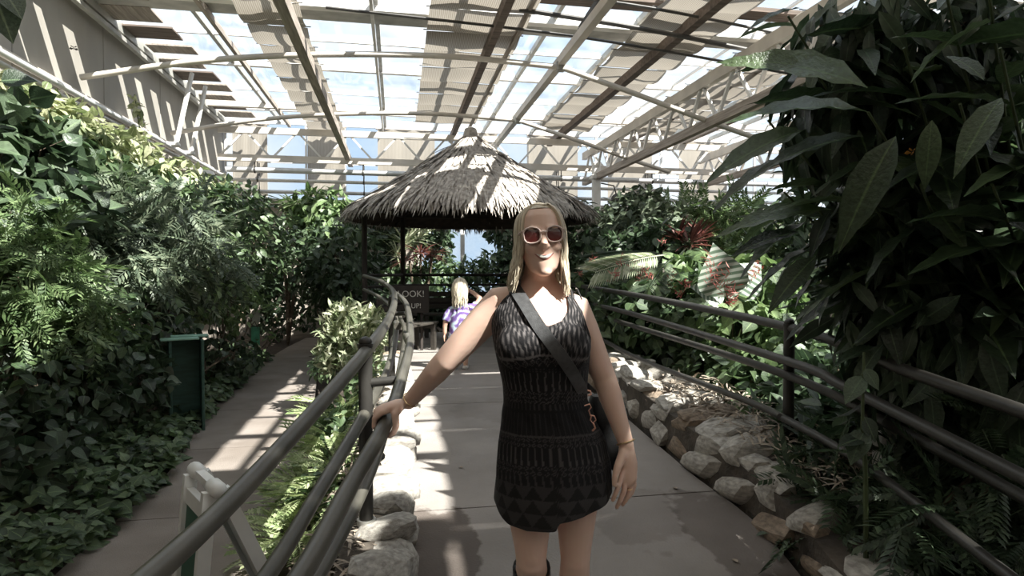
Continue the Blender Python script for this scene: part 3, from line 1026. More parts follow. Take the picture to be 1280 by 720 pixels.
rr = thing('handrail', pt(985, 545, 3.75), 'dark tube handrail along the right of the walkway before the plants', 'railing')
rail_run(rr, 'top_rail', [pt(716, 356, 8.4), pt(800, 370, 6.2), pt(985, 409, 3.75), pt(1137, 465, 2.75), pt(1290, 519, 2.2), pt(1500, 600, 1.7)], .028, M['rail_r'])
rail_run(rr, 'hand_rail', [pt(744, 381, 7.2), pt(800, 395, 6.0), pt(980, 450, 3.6), pt(1059, 485, 3.0), pt(1280, 597, 2.05), pt(1480, 700, 1.6)], .026, M['rail_r'])
rail_run(rr, 'lower_rail', [pt(735, 391, 7.6), pt(800, 410, 6.2), pt(978, 467, 3.75), pt(1120, 535, 2.9), pt(1290, 628, 2.25), pt(1480, 735, 1.7)], .025, M['rail_r'])
rail_run(rr, 'lower_hand_rail', [pt(752, 424, 7.0), pt(800, 449, 5.8), pt(931, 500, 4.1), pt(982, 524, 3.6), pt(1074, 577, 2.9), pt(1252, 713, 2.05), pt(1400, 830, 1.6)], .022, M['rail_r'])
p2 = rail_post(rr, 985, 560, 3.75, pt(985, 407, 3.75).z, .032, M['rail_r'])
p3 = rail_post(rr, 735, 450, 7.6, pt(735, 360, 7.8).z, .032, M['rail_r'])
p4 = rail_post(rr, 1420, 700, 1.9, pt(1420, 565, 1.9).z, .032, M['rail_r'])
a = MB(); a.tube([Vector((p2.x, p2.y, pt(985, 448, 3.75).z)), pt(975, 449, 3.62)], .02, 10); a.build('bracket', M['rail_r'], rr, smooth=True)
a = MB(); a.tube([Vector((p2.x, p2.y, pt(985, 522, 3.75).z)), pt(975, 521, 3.62)], .018, 10); a.build('bracket', M['rail_r'], rr, smooth=True)

# ------------------------------------------------------------------ stone kerbs
def stone_mesh(seed):
    r2 = random.Random(seed)
    bm = bmesh.new()
    bmesh.ops.create_icosphere(bm, subdivisions=2, radius=1)
    k = [Vector((r2.uniform(-1, 1), r2.uniform(-1, 1), r2.uniform(-1, 1))).normalized() for _ in range(9)]
    h = [r2.uniform(.62, .9) for _ in k]
    for v in bm.verts:
        p = v.co.copy()
        p = Vector([math.copysign(abs(c) ** .62, c) for c in p])
        for q, hh in zip(k, h):          # chip flat faces off the lump
            e = p.dot(q) - hh
            if e > 0: p -= q * e * .85
        v.co = p * (1 + r2.uniform(-.035, .035))
    me = bpy.data.meshes.new('stone')
    bm.to_mesh(me); bm.free()
    me.polygons.foreach_set('use_smooth', [True] * len(me.polygons))
    smooth_by_angle(me, math.radians(28))
    return me


STONES = [stone_mesh(s) for s in range(14)]
STONES_D = [m_.copy() for m_ in STONES[:6]]
for m_ in STONES: m_.materials.append(M['stone'])
for m_ in STONES_D: m_.materials.append(M['stone_dark'])


def kerb(label, path, out, width, top, y0, y1, big, seed, dark=.15):
    r2 = random.Random(seed)
    t = thing('stone_kerb', (x_at(path, 3.0), 3.0, floor_z(3.0)), label, 'wall')
    b = MB(); n = 50                                              # mortar core
    for i in range(n):
        y = y0 + (y1 - y0) * i / (n - 1); x = x_at(path, y)
        for dx, z in ((.03, -.45), (.05, top(y) * .80), (width * .5, top(y) * .9), (width - .04, top(y) * .78), (width, -.45)):
            b.v.append((x + out * dx, y, floor_z(y) + z))
    for i in range(n - 1):
        for j in range(4):
            k = i * 5 + j; b.f.append((k, k + 1, k + 6, k + 5))
    b.build('mortar', M['mortar'], t, smooth=True)

    def put(x, y, z, sx, sy, sz, rz, me):
        mx = Matrix.Translation((x, y, z)) @ Matrix.Rotation(rz, 4, 'Z') @ Matrix.Rotation(r2.uniform(-.2, .2), 4, 'X') @ Matrix.Diagonal((sx, sy, sz, 1))
        link_mesh('stone', me, t, mx)
    rows = 2 if top(4) > .26 else 1
    for row in range(rows):
        y = y0 + r2.uniform(0, .1)
        while y < y1:
            L = big * r2.uniform(.55, 1.15)
            h = top(y) / rows
            x = x_at(path, y + L / 2)
            sl = (x_at(path, y + L / 2 + .2) - x_at(path, y + L / 2 - .2)) / .4
            me = r2.choice(STONES_D if r2.random() < dark else STONES)
            put(x + out * (.10 + .04 * row + r2.uniform(-.015, .02)), y + L / 2, floor_z(y) + h * (row + .5), .13, L * .60, h * r2.uniform(.60, .72), -math.atan(sl) + r2.uniform(-.12, .12), me)
            y += L * 1.0
    y = y0
    while y < y1:                                                  # capping stones
        L = big * r2.uniform(.6, 1.25); w = min(width * .5, .15) * r2.uniform(.8, 1.15)
        x = x_at(path, y + L / 2)
        sl = (x_at(path, y + L / 2 + .2) - x_at(path, y + L / 2 - .2)) / .4
        me = r2.choice(STONES_D if r2.random() < dark * .5 else STONES)
        put(x + out * (width * .36), y + L / 2, floor_z(y) + top(y) * .92, w * 1.15, L * .54, .07 * r2.uniform(.8, 1.2), -math.atan(sl) + r2.uniform(-.2, .2), me)
        if width > .4:
            put(x + out * (width * .8), y + L / 2 + .1, floor_z(y) + top(y) * .88, w, L * .45, .08, r2.uniform(0, 3), me)
        y += L * 1.05
    return t


kerb('pale rough stone kerb at the left foot of the walkway under the handrail', PLs, -1, .36, lambda y: .15, .5, 8.3, .27, 3, dark=.08)
kerb('stacked stone kerb along the right edge of the walkway by the flowers', PRs, 1, .52, lambda y: float(np.interp(y, [1, 2.2, 3.4, 6, 8], [.16, .2, .3, .36, .36])), .6, 8.3, .43, 5, dark=.25)

# dry leaf litter and twigs on the kerbs
def litter(label, path, out, w0, w1, y0, y1, top, n, seed):
    P = []
    for _ in range(n):
        y = y0 + (y1 - y0) * random.random()
        P.append((x_at(path, y) + out * random.uniform(w0, w1), y, floor_z(y) + top(y) + random.uniform(.0, .035)))
    P = np.array(P); d = rng.normal(size=(n, 3)) * (1, 1, .25); nn = rng.normal(size=(n, 3)) * .3 + (0, 0, 1)
    o = bpy.data.objects.new('leaf_litter', scatter_mesh('leaf_litter', 'thin', P, d, nn, sizes(n, .05, .13), M['litter'], (0, 0, 0)))
    COL.objects.link(o); tag(o, label, 'leaf litter', kind='stuff')


litter('dry fallen leaves lying along the left stone kerb', PLs, -1, .18, .42, 1.0, 7.5, lambda y: .13, 900, 1)
litter('dry twigs and leaves lying on the right stone kerb', PRs, 1, .14, .7, 2.6, 5.0, lambda y: .33, 1100, 2)
for (u, v, d, lab) in ((891, 593, 3.95, 'small pale fallen leaf on the right of the walkway, nearer the kerb stones'), (846, 611, 3.75, 'tiny pale fallen petal on the walkway beside the hanging hand'), (922, 697, 2.95, 'tiny pale crumb on the walkway at the lower right'), (577, 588, 4.05, 'small dark fallen leaf on the walkway left of the woman')):
    p = pt(u, v, d); z = floor_z(p.y) + .006
    V, F, _r = SHAPES['oval']
    a = MB(); a.add([Vector((p.x + v_[0] * .045, p.y + v_[1] * .05, z + v_[2] * .03 + .004)) for v_ in V] , F)
    a.build('fallen_leaf', M['litter'] if 'dark' not in lab else M['stone_dark'], label=lab, cat='leaf')

# ------------------------------------------------------------------ thatched gazebo
M['thatch'] = mat('grey_thatch', (.44, .39, .345), .9, .4, 14, col2=(.60, .55, .50))
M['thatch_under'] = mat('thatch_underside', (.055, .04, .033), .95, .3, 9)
M['post_wood'] = mat('dark_gazebo_wood', (.035, .027, .023), .7, .3, 6, .1, 60)
gz = thing('thatched_gazebo', (GAZ.x, GAZ.y, .165), 'round thatched gazebo on dark posts at the end of the walkway', 'gazebo')
ZA, ZE, RE = 3.86, 2.44, 2.16


def roof_z(r):
    t = r / RE
    return ZA - (ZA - ZE) * (t ** .93)


b = MB()
rg = lambda r, z, n=36: [Vector((GAZ.x + r * math.cos(2 * math.pi * k / n), GAZ.y + r * math.sin(2 * math.pi * k / n), z)) for k in range(n)]
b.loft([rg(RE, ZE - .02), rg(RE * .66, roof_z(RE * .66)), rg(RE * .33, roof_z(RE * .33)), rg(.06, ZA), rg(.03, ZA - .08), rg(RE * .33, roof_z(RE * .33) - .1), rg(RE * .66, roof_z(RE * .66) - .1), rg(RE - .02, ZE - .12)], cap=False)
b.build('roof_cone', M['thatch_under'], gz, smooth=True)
tiers = 15
for k in range(tiers):
    r0 = .10 + (RE - .32) * k / (tiers - 1)
    n = int(90 + 620 * r0 / RE)
    th = rng.random(n) * 2 * math.pi
    rr0 = r0 + rng.normal(size=n) * .03
    pos = np.stack([GAZ.x + rr0 * np.cos(th), GAZ.y + rr0 * np.sin(th), np.array([roof_z(x) for x in np.clip(rr0, 0, RE)]) + .035 + .02 * rng.random(n)], 1)
    slope = (ZA - ZE) / RE
    d = np.stack([np.cos(th + rng.normal(size=n) * .14), np.sin(th + rng.normal(size=n) * .14), -slope + rng.normal(size=n) * .10], 1)
    nn = np.stack([np.cos(th) * .55, np.sin(th) * .55, np.full(n, .85)], 1) + rng.normal(size=(n, 3)) * .25
    last = k == tiers - 1
    if 'thatch' not in SHAPES: SHAPES['thatch'] = leaf_shape([.035, .05, .04, 0], .1, .14)
    me = scatter_mesh('thatch_tier', 'thatch', pos, d, nn, sizes(n, .32, .52), M['thatch'], tuple(gz.location))
    o = bpy.data.objects.new('thatch_tier', me); COL.objects.link(o); o.parent = gz; o['kind'] = 'stuff'
    if last:                                                      # hanging fringe below the eaves
        n = 1000
        th = rng.random(n) * 2 * math.pi
        rr0 = RE - .06 + rng.normal(size=n) * .03
        pos = np.stack([GAZ.x + rr0 * np.cos(th), GAZ.y + rr0 * np.sin(th), np.full(n, ZE + .03) + rng.normal(size=n) * .02], 1)
        d = np.stack([np.cos(th) * .55, np.sin(th) * .55, np.full(n, -.75)], 1) + rng.normal(size=(n, 3)) * .16
        nn = np.stack([np.cos(th), np.sin(th), np.full(n, .3)], 1) + rng.normal(size=(n, 3)) * .2
        me = scatter_mesh('eave_fringe', 'thatch', pos, d, nn, sizes(n, .16, .30), M['thatch'], tuple(gz.location))
        o = bpy.data.objects.new('eave_fringe', me); COL.objects.link(o); o.parent = gz; o['kind'] = 'stuff'
b = MB(); b.loft([rg(.16, ZA - .13, 14), rg(.13, ZA + .0, 14), rg(.105, ZA + .10, 14), rg(.04, ZA + .13, 14)])
b.build('peak_cap', M['thatch'], gz, smooth=True)
POSTA = [math.radians(x) - YAW for x in (-40, 20, 65, 140, 200)]
NP = len(POSTA)
for k in range(NP):
    a_ = POSTA[k]
    x, y = GAZ.x + 1.86 * math.cos(a_), GAZ.y + 1.86 * math.sin(a_)
    b = MB(); b.tube([(x, y, .15), (x, y, roof_z(1.86) - .02)], .045 if k != 1 else .045, 8); b.build('post', M['post_wood'], gz, smooth=True)
    b = MB(); b.bar((GAZ.x + .1 * math.cos(a_), GAZ.y + .1 * math.sin(a_), ZA - .16), (GAZ.x + 2.06 * math.cos(a_), GAZ.y + 2.06 * math.sin(a_), roof_z(2.06) - .13), .05, .08); b.build('rafter', M['post_wood'], gz)
    a2 = POSTA[(k + 1) % NP] + (2 * math.pi if k == NP - 1 else 0)
    x2, y2 = GAZ.x + 1.86 * math.cos(a2), GAZ.y + 1.86 * math.sin(a2)
    b = MB(); b.bar((x, y, roof_z(1.86) - .08), (x2, y2, roof_z(1.86) - .08), .06, .10); b.build('ring_beam', M['post_wood'], gz)
    am = (a_ + a2) / 2
    if k < NP - 1:                                       # open towards the walkway
        for z, r in ((1.36, .028), (1.16, .022), (.80, .022)):
            b = MB(); b.tube([(x, y, z), (x2, y2, z)], r, 8); b.build('rail', M['post_wood'], gz, smooth=True)

# bench and signboard inside the gazebo
M['bench'] = mat('dark_bench_wood', (.05, .043, .036), .6, .3, 6, .1, 60, stretch=(1, 6, 6))
def bench(p, rz, label, L=1.3):
    t = thing('bench', p, label, 'bench', 'benches inside the gazebo', rz=0)
    R = Matrix.Rotation(rz, 3, 'Z')
    for k in range(3):
        a = MB(); a.box(Vector(p) + R @ Vector((0, -.14 + .14 * k, .44)), (L, .12, .035), R, bev=.006); a.build('seat_slat', M['bench'], t)
    for sx in (-1, 1):
        for sy in (-1, 1):
            a = MB(); a.box(Vector(p) + R @ Vector((sx * (L / 2 - .1), sy * .15, .21)), (.07, .07, .43), R); a.build('leg', M['bench'], t)
        a = MB(); a.box(Vector(p) + R @ Vector((sx * (L / 2 - .1), 0, .38)), (.06, .36, .07), R); a.build('rail', M['bench'], t)
    for k in range(3):
        a = MB(); a.box(Vector(p) + R @ Vector((0, .20, .58 + .12 * k)), (L, .03, .09), R, bev=.006); a.build('back_slat', M['bench'], t)


pb = pt(512, 440, 9.6); bench((pb.x, pb.y, .165), math.radians(62), 'dark wooden bench inside the gazebo, to the left of the child')
pb = pt(575, 425, 12.2); bench((pb.x, pb.y, .165), 0, 'dark wooden bench at the back of the gazebo behind the child', 1.5)
M['chalk'] = mat('chalk_white', (.62, .60, .56), .9, .1, 20)
ps = pt(512, 374, 9.9)
t = thing('signboard', (ps.x, ps.y, .165), 'dark signboard lettered LOOK in white beside the gazebo bench', 'sign')
Rs = Matrix.Rotation(math.radians(8), 3, 'Z')
a = MB(); a.box(ps, (.62, .03, .44), Rs, bev=.008); a.build('board', M['post_wood'], t)
a = MB(); a.box(ps + Rs @ Vector((-.2, .05, -.5)), (.04, .04, .95), Rs); a.build('leg', M['post_wood'], t)
a = MB(); a.box(ps + Rs @ Vector((.2, .05, -.5)), (.04, .04, .95), Rs); a.build('leg', M['post_wood'], t)


def text_mesh(name, s, size, m, mx, parent, ext=.002):
    cu = bpy.data.curves.new(name, 'FONT'); cu.body = s; cu.size = size; cu.extrude = ext; cu.align_x = 'CENTER'; cu.align_y = 'CENTER'
    o = bpy.data.objects.new(name, cu); COL.objects.link(o)
    dg = bpy.context.evaluated_depsgraph_get()
    me = bpy.data.meshes.new_from_object(o.evaluated_get(dg)); me.name = name
    bpy.data.objects.remove(o); bpy.data.curves.remove(cu)
    me.materials.clear(); me.materials.append(m)
    return link_mesh(name, me, parent, mx)


face = Matrix.Rotation(math.radians(8), 4, 'Z') @ Matrix.Rotation(math.pi / 2, 4, 'X')
text_mesh('lettering', 'LOOK!', .14, M['chalk'], Matrix.Translation(ps + Rs @ Vector((.02, -.02, .08))) @ face, t)
text_mesh('lettering', 'UP!', .11, M['chalk'], Matrix.Translation(ps + Rs @ Vector((.1, -.02, -.11))) @ face, t)

# ------------------------------------------------------------------ folding floor sign
M['white_plastic'] = mat('white_plastic', (.78, .79, .78), .4, .05, 6, .02, 60)
M['sign_green'] = mat('green_sign_panel', (.03, .11, .075), .45, .15, 5)
apex = pt(268, 602, 2.45)
t = thing('folding_sign', (apex.x, apex.y, PATH_Z), 'white folding floor sign with green panel standing on the lower footpath', 'sign')
ax = Vector((math.sin(math.radians(-30)), math.cos(math.radians(-30)), 0))            # hinge direction
sd = Vector((ax.y, -ax.x, 0))                                                         # sideways to the right
Hs = apex.z - PATH_Z
for s, spread, nm in ((-1, .10, 'panel_leaf'), (1, .36, 'panel_leaf')):
    foot = lambda k: Vector((apex.x, apex.y, PATH_Z + .012)) + ax * k + sd * s * spread
    topp = lambda k: Vector((apex.x, apex.y, apex.z - .03)) + ax * k + sd * s * .025
    pl = thing(nm, (apex.x, apex.y, PATH_Z), None, None); pl.parent = t; pl.location = (0, 0, 0)
    nrm_ = (topp(0) - foot(0)).cross(ax).normalized()
    for k in (-.02, .26):
        a = MB(); a.bar(foot(k), topp(k), .05, .035, up=ax); a.build('stile', M['white_plastic'], pl)
    for f in (.06, .90):
        q0 = foot(0).lerp(topp(0), f); q1 = foot(.25).lerp(topp(.25), f)
        a = MB(); a.bar(q0, q1, .03, .06, up=(topp(0) - foot(0)).normalized()); a.build('rail', M['white_plastic'], pl)
    a = MB()
    c0, c1, c2, c3 = foot(.0).lerp(topp(.0), .08), foot(.25).lerp(topp(.25), .08), foot(.25).lerp(topp(.25), .88), foot(.0).lerp(topp(.0), .88)
    off = nrm_ * .008
    a.add([c0 + off, c1 + off, c2 + off, c3 + off, c0 - off, c1 - off, c2 - off, c3 - off], [(0, 1, 2, 3), (7, 6, 5, 4), (0, 4, 5, 1), (1, 5, 6, 2), (2, 6, 7, 3), (3, 7, 4, 0)])
    a.build('panel', M['sign_green'] if s < 0 else M['white_plastic'], pl)
for k in (-.02, .26):
    a = MB(); c = Vector((apex.x, apex.y, apex.z - .02)) + ax * k
    a.tube([c - ax * .03, c + ax * .03], .032, 12, round_ends=True); a.build('hinge', M['white_plastic'], t, smooth=True)
a = MB(); a.bar(apex + Vector((0, 0, -.02)), apex + ax * .25 + Vector((0, 0, -.02)), .035, .03); a.build('handle', M['white_plastic'], t)

# ------------------------------------------------------------------ green stand and little oval marker in the left planting
M['green_paint'] = mat('green_painted_wood', (.03, .075, .058), .6, .3, 6, .1, 60, stretch=(1, 1, 6))
M['pale_green'] = mat('pale_green_top', (.24, .42, .34), .55, .25, 8)
c = pt(232, 424, 6.6)
t = thing('green_stand', (c.x, c.y, PATH_Z - .05), 'dark green wooden box stand half hidden in the left shrubs', 'stand')
Rg = Matrix.Rotation(math.radians(20), 3, 'Z')
h = c.z - PATH_Z + .05
for k in range(3):
    a = MB(); a.box(Vector((c.x, c.y, c.z - h / 2)) + Rg @ Vector((.15, -.10 + .10 * k, 0)), (.03, .095, h), Rg, bev=.006); a.build('side_board', M['green_paint'], t)
    a = MB(); a.box(Vector((c.x, c.y, c.z - h / 2)) + Rg @ Vector((-.15, -.10 + .10 * k, 0)), (.03, .095, h), Rg, bev=.006); a.build('side_board', M['green_paint'], t)
a = MB(); a.box(Vector((c.x, c.y, c.z - h / 2)) + Rg @ Vector((0, .13, 0)), (.28, .03, h), Rg); a.build('back_board', M['green_paint'], t)
for k, (dx, dy) in enumerate(((-.06, -.09), (.04, .06))):
    a = MB(); a.box(c + Rg @ Vector((dx, dy, .015 + .012 * k)), (.36, .15, .022), Rg, bev=.006); a.build('top_board', M['pale_green'], t)

c = pt(319, 397, 11.9)
t = thing('oval_marker', (c.x, c.y, PATH_Z), 'small green plant marker with a pale oval plate beside the path', 'sign')
Ro = Matrix.Rotation(math.radians(28), 3, 'Z')
pz = PATH_Z - .1
a = MB(); a.box(Vector((c.x, c.y, (c.z + pz) / 2 - .05)) + Ro @ Vector((0, .03, 0)), (.10, .03, c.z - pz - .0), Ro, bev=.006); a.build('post', M['green_paint'], t)
a = MB(); a.box(c + Ro @ Vector((0, .0, -.36)), (.16, .02, .36), Ro, bev=.006); a.build('panel', mat('bright_green_panel', (.08, .30, .20), .45, .3, 8), t)
a = MB(); a.tube([c + Ro @ Vector((0, .012, 0)), c + Ro @ Vector((0, -.012, 0))], .09, 24, squash=1.0)
for i, v in enumerate(a.v):
    a.v[i] = (v[0], v[1], c.z + (v[2] - c.z) * 1.75)
a.build('plate', mat('oval_plate', (.50, .49, .43), .6, .12, 10), t)

# white post seen through the right-hand leaves
c = pt(1106, 520, 3.3)
t = thing('white_post', (c.x, c.y, -.35), 'slim white post glimpsed through the dark leaves just beyond the right handrail', 'post')
a = MB(); a.box((c.x, c.y, .6), (.09, .09, 1.9), bev=.012); a.build('shaft', M['white_steel'], t)
a = MB(); a.box((c.x, c.y, 1.57), (.12, .12, .05), bev=.012); a.build('cap', M['white_steel'], t)

# butterflies
M['butterfly'] = mat('dark_butterfly_wing', (.03, .026, .024), .7, .3, 20)
M['butterfly_o'] = mat('orange_butterfly_wing', (.45, .20, .03), .7, .3, 20)
for (u, v, d, mm, lab, rz) in ((92, 60, 8.3, 'butterfly', 'dark butterfly in front of the upper left wall, the upper one', .4), (41, 90, 7.8, 'butterfly', 'dark butterfly by the pipes at far left, the lower one', 1.2), (1140, 190, 2.6, 'butterfly_o', 'small orange butterfly among the big dark leaves', .2)):
    c = pt(u, v, d); sc = .045 * (1 if d > 4 else .5)
    t = thing('butterfly', c, lab, 'butterfly')
    Rb = Matrix.Rotation(rz, 3, 'Z') @ Matrix.Rotation(-.9, 3, 'X')
    a = MB(); a.tube([c + Rb @ Vector((0, -.6 * sc, 0)), c, c + Rb @ Vector((0, .6 * sc, 0))], [.04 * sc, .09 * sc, .05 * sc], 6, round_ends=True); a.build('body', M['butterfly'], t)
    for s in (-1, 1):
        for o_, L in ((.28, 1.1), (-.25, .8)):
            P = [Vector((0, o_ * .5, 0)), Vector((s * L * .5, o_ + .45 * (1 if o_ > 0 else -.6), .18)), Vector((s * L, o_ + .3 * (1 if o_ > 0 else -1), .35)), Vector((s * L * .8, o_ * .4 - .1, .28))]
            q = [c + Rb @ (p * sc) for p in P]
            th = Rb @ Vector((0, 0, .002))
            a = MB(); a.add(q + [p + th for p in q], [(0, 1, 2, 3), (7, 6, 5, 4), (0, 4, 5, 1), (1, 5, 6, 2), (2, 6, 7, 3), (3, 7, 4, 0)]); a.build('wing', M[mm], t)
# ------------------------------------------------------------------ plants
LM = {}
LM['dark'] = leaf_mat('leaf_dark_green', (.026, .052, .023), (.05, .095, .04), (.095, .15, .07), .38)
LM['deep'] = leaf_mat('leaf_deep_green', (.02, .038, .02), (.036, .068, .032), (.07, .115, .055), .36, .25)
LM['mid'] = leaf_mat('leaf_mid_green', (.03, .065, .022), (.065, .125, .042), (.13, .20, .075), .42)
LM['fresh'] = leaf_mat('leaf_fresh_green', (.06, .12, .03), (.12, .21, .055), (.22, .32, .11), .42)
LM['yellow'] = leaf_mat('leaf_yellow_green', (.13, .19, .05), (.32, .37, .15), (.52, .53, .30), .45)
LM['grey'] = leaf_mat('leaf_grey_green', (.05, .085, .045), (.11, .155, .085), (.21, .26, .15), .45)
LM['pale'] = leaf_mat('leaf_cream_edged', (.12, .19, .06), (.30, .35, .17), (.52, .53, .34), .5)
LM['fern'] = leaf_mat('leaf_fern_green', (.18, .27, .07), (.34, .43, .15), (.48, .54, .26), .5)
LM['big'] = leaf_mat('leaf_big_glossy', (.018, .036, .016), (.036, .07, .026), (.085, .14, .05), .33, .28)
LM['red'] = leaf_mat('leaf_red', (.05, .018, .016), (.15, .04, .034), (.30, .12, .09), .45)
LM['flower'] = leaf_mat('petal_red', (.30, .035, .035), (.48, .08, .065), (.62, .22, .17), .5)
LM['strap'] = leaf_mat('leaf_strap', (.05, .085, .035), (.11, .16, .07), (.25, .30, .17), .45)
M['bark'] = mat('bark', (.10, .075, .052), .9, .4, 12, .5, 40)
M['green_stem'] = mat('green_stem', (.055, .08, .03), .6, .3, 9)


def striped_leaf_mat():
    m, nt, N, L, b = new_mat('leaf_white_striped')
    tc = N.new('ShaderNodeTexCoord')
    w = N.new('ShaderNodeTexWave'); w.bands_direction = 'Y'; w.inputs['Scale'].default_value = 3.0; w.inputs['Distortion'].default_value = .6
    L.new(tc.outputs['Object'], w.inputs['Vector'])
    cr = N.new('ShaderNodeValToRGB'); cr.color_ramp.elements[0].position = .35; cr.color_ramp.elements[0].color = (.10, .15, .10, 1)
    cr.color_ramp.elements[1].position = .6; cr.color_ramp.elements[1].color = (.40, .44, .38, 1)
    L.new(w.outputs['Fac'], cr.inputs['Fac']); L.new(cr.outputs['Color'], b.inputs['Base Color'])
    return m


LM['striped'] = striped_leaf_mat()


def gz_at(x, y):
    return PATH_Z - .06


def plant(name, label, base, spec, shape, lm, lo, hi, single=0, group=None, cat='plant', stems=True, extra=None, stem_m='bark', stem_r=.02, **kw):
    """One plant: stems from the base into each leafy mass, leaves around them."""
    base = Vector((base[0], base[1], base[2]))
    t = thing(name, base, label, cat, group)
    if stems:
        b = MB()
        for (n, c, r) in spec:
            c = Vector(c)
            mid = base.lerp(c, .5) + Vector((random.uniform(-.12, .12), random.uniform(-.12, .12), .1))
            q0 = base + Vector((random.uniform(-.1, .1), random.uniform(-.1, .1), 0))
            b.tube(smooth_path([q0, mid, c], 5), np.linspace(stem_r, stem_r * .45, 11), 6)
            for _ in range(3):
                e = c + Vector((random.uniform(-1, 1) * r[0], random.uniform(-1, 1) * r[1], random.uniform(-.6, .9) * r[2])) * .8
                b.tube([mid.lerp(c, .6), c.lerp(e, .5) + Vector((0, 0, .05)), e], [stem_r * .45, stem_r * .35, stem_r * .2], 5)
        b.build('stem', M[stem_m], t, smooth=True)
    pos, d, nn = blobs(spec, **kw)
    keep = pos[:, 2] > gz_at(0, 0)
    pos, d, nn = pos[keep], d[keep], nn[keep]
    leaves_on(t, shape, pos, d, nn, sizes(len(pos), lo, hi), LM[lm], single, leaf_name='frond' if shape in ('frond', 'fern', 'palm') else 'leaf')
    return t


def B(n, u, v, d, r):
    r = (r, r, r) if not hasattr(r, '__len__') else r
    return (n, tuple(pt(u, v, d)), r)


def ground_under(u, v, d, z=None):
    p = pt(u, v, d)
    return (p.x, p.y, gz_at(0, 0) - .02 if z is None else z)


# one shared red flower head, copied
def _flower_mesh(name, n, lm, spike):
    P = np.stack([rng.normal(size=n) * .12, rng.normal(size=n) * .12, spike * rng.random(n)], 1)
    d = rng.normal(size=(n, 3)) * (.8, .8, .4) + (0, 0, .6)
    nn = rng.normal(size=(n, 3))
    return scatter_mesh(name, 'thin', P, d, nn, sizes(n, .25, .5), LM[lm], (0, 0, 0))


FLOWERS = [_flower_mesh('flower', 22, 'flower', s) for s in (.5, 1.0, 1.6)]


def flowers(t, spots, lo=.07, hi=.13):
    for (u, v, d) in spots:
        s = random.uniform(lo, hi)
        mx = Matrix.Translation(pt(u, v, d)) @ Matrix.Rotation(random.uniform(-.5, .5), 4, 'X') @ Matrix.Rotation(random.uniform(0, 6), 4, 'Z') @ Matrix.Scale(s, 4)
        link_mesh('flower', random.choice(FLOWERS), t, mx)


_c = pt(232, 424, 6.6)
CLEAR.append((tuple(_c), .20)); CLEAR.append((tuple(_c.lerp(CAM, .05)), .2))
_c = pt(319, 405, 11.9)
for _k in (0, .05, .1, .15, .2, .25, .3, .35, .4, .45):
    CLEAR.append((tuple(_c.lerp(CAM, _k)), .34 * (1 - _k) + .06))
for _u, _v in ((1106, 470), (1098, 548)):
    for _k in np.linspace(0, .3, 8):
        CLEAR.append((tuple(pt(_u, _v, 3.25).lerp(CAM, _k)), .08))
# --- left bank, front to back
t = plant('broad_leaved_vine', 'dark vine with large drooping heart-shaped leaves at the far left edge', ground_under(20, 500, 5.6),
          [B(330, 20, 215, 5.9, (.55, .9, .55)), B(260, 40, 270, 5.9, (.6, .8, .5)), B(220, 10, 330, 5.6, (.5, .8, .6)), B(150, -30, 160, 5.5, (.5, .8, .6))],
          'heart', 'dark', .14, .27, single=230)
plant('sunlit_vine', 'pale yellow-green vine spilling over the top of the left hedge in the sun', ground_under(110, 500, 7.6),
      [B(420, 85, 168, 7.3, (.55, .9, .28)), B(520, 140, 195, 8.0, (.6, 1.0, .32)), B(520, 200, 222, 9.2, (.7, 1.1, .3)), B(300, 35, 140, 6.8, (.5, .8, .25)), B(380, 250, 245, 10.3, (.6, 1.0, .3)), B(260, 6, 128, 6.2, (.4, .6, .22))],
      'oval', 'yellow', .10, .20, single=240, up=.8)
t = plant('broad_leaved_vine', 'green vine of mixed broad leaves just below the sunlit vine on the left', ground_under(120, 500, 7.0),
          [B(300, 90, 215, 7.1, (.5, .7, .4)), B(360, 150, 245, 7.8, (.6, .8, .4)), B(200, 60, 190, 6.7, (.4, .6, .3)), B(240, 215, 260, 8.8, (.5, .8, .35))],
          'heart', 'mid', .12, .24, single=200)
flowers(t, ((53, 157, 6.7), (55, 165, 6.7)), .12, .16)
plant('feathery_shrub', 'grey-green shrub with feathery divided leaves in the middle of the left bank', ground_under(170, 520, 6.6),
      [B(300, 120, 265, 6.9, (.55, .7, .4)), B(330, 200, 290, 7.5, (.6, .8, .5)), B(280, 140, 330, 6.6, (.6, .7, .5)), B(240, 245, 330, 8.2, (.5, .8, .5)), B(220, 90, 300, 6.3, (.4, .6, .4))],
      'frond', 'grey', .26, .46, single=160, stem_r=.025)
plant('feathery_shrub', 'sunlit feathery shrub low at the far left, in front of the dark vine', ground_under(20, 520, 5.2),
      [B(160, 8, 285, 5.2, (.35, .5, .3)), B(200, 25, 345, 5.1, (.4, .5, .35)), B(140, 70, 385, 5.2, (.35, .5, .35))],
      'frond', 'fresh', .22, .36, single=120)
t = plant('leafy_shrub', 'mid green shrub with a few red flowers low on the left bank', ground_under(60, 560, 5.0),
          [B(420, 40, 400, 5.3, (.5, .6, .45)), B(420, 110, 420, 5.8, (.55, .6, .45)), B(260, 170, 400, 6.6, (.5, .6, .4)), B(300, 20, 470, 4.9, (.45, .6, .4))],
          'oval', 'mid', .07, .15, single=230)
flowers(t, ((28, 370, 5.0), (34, 372, 5.0), (18, 366, 5.0)), .05, .08)
plant('leafy_shrub', 'tall small-leaved shrub in the left bank behind the feathery shrub', ground_under(290, 440, 10.0),
      [B(700, 285, 265, 10.2, (.7, 1.1, .5)), B(800, 320, 300, 11.3, (.8, 1.1, .7)), B(600, 265, 330, 9.4, (.6, .9, .6)), B(500, 328, 330, 12.2, (.5, .9, .7)), B(400, 250, 250, 9.6, (.5, .8, .3))],
      'oval', 'mid', .09, .17, single=220)
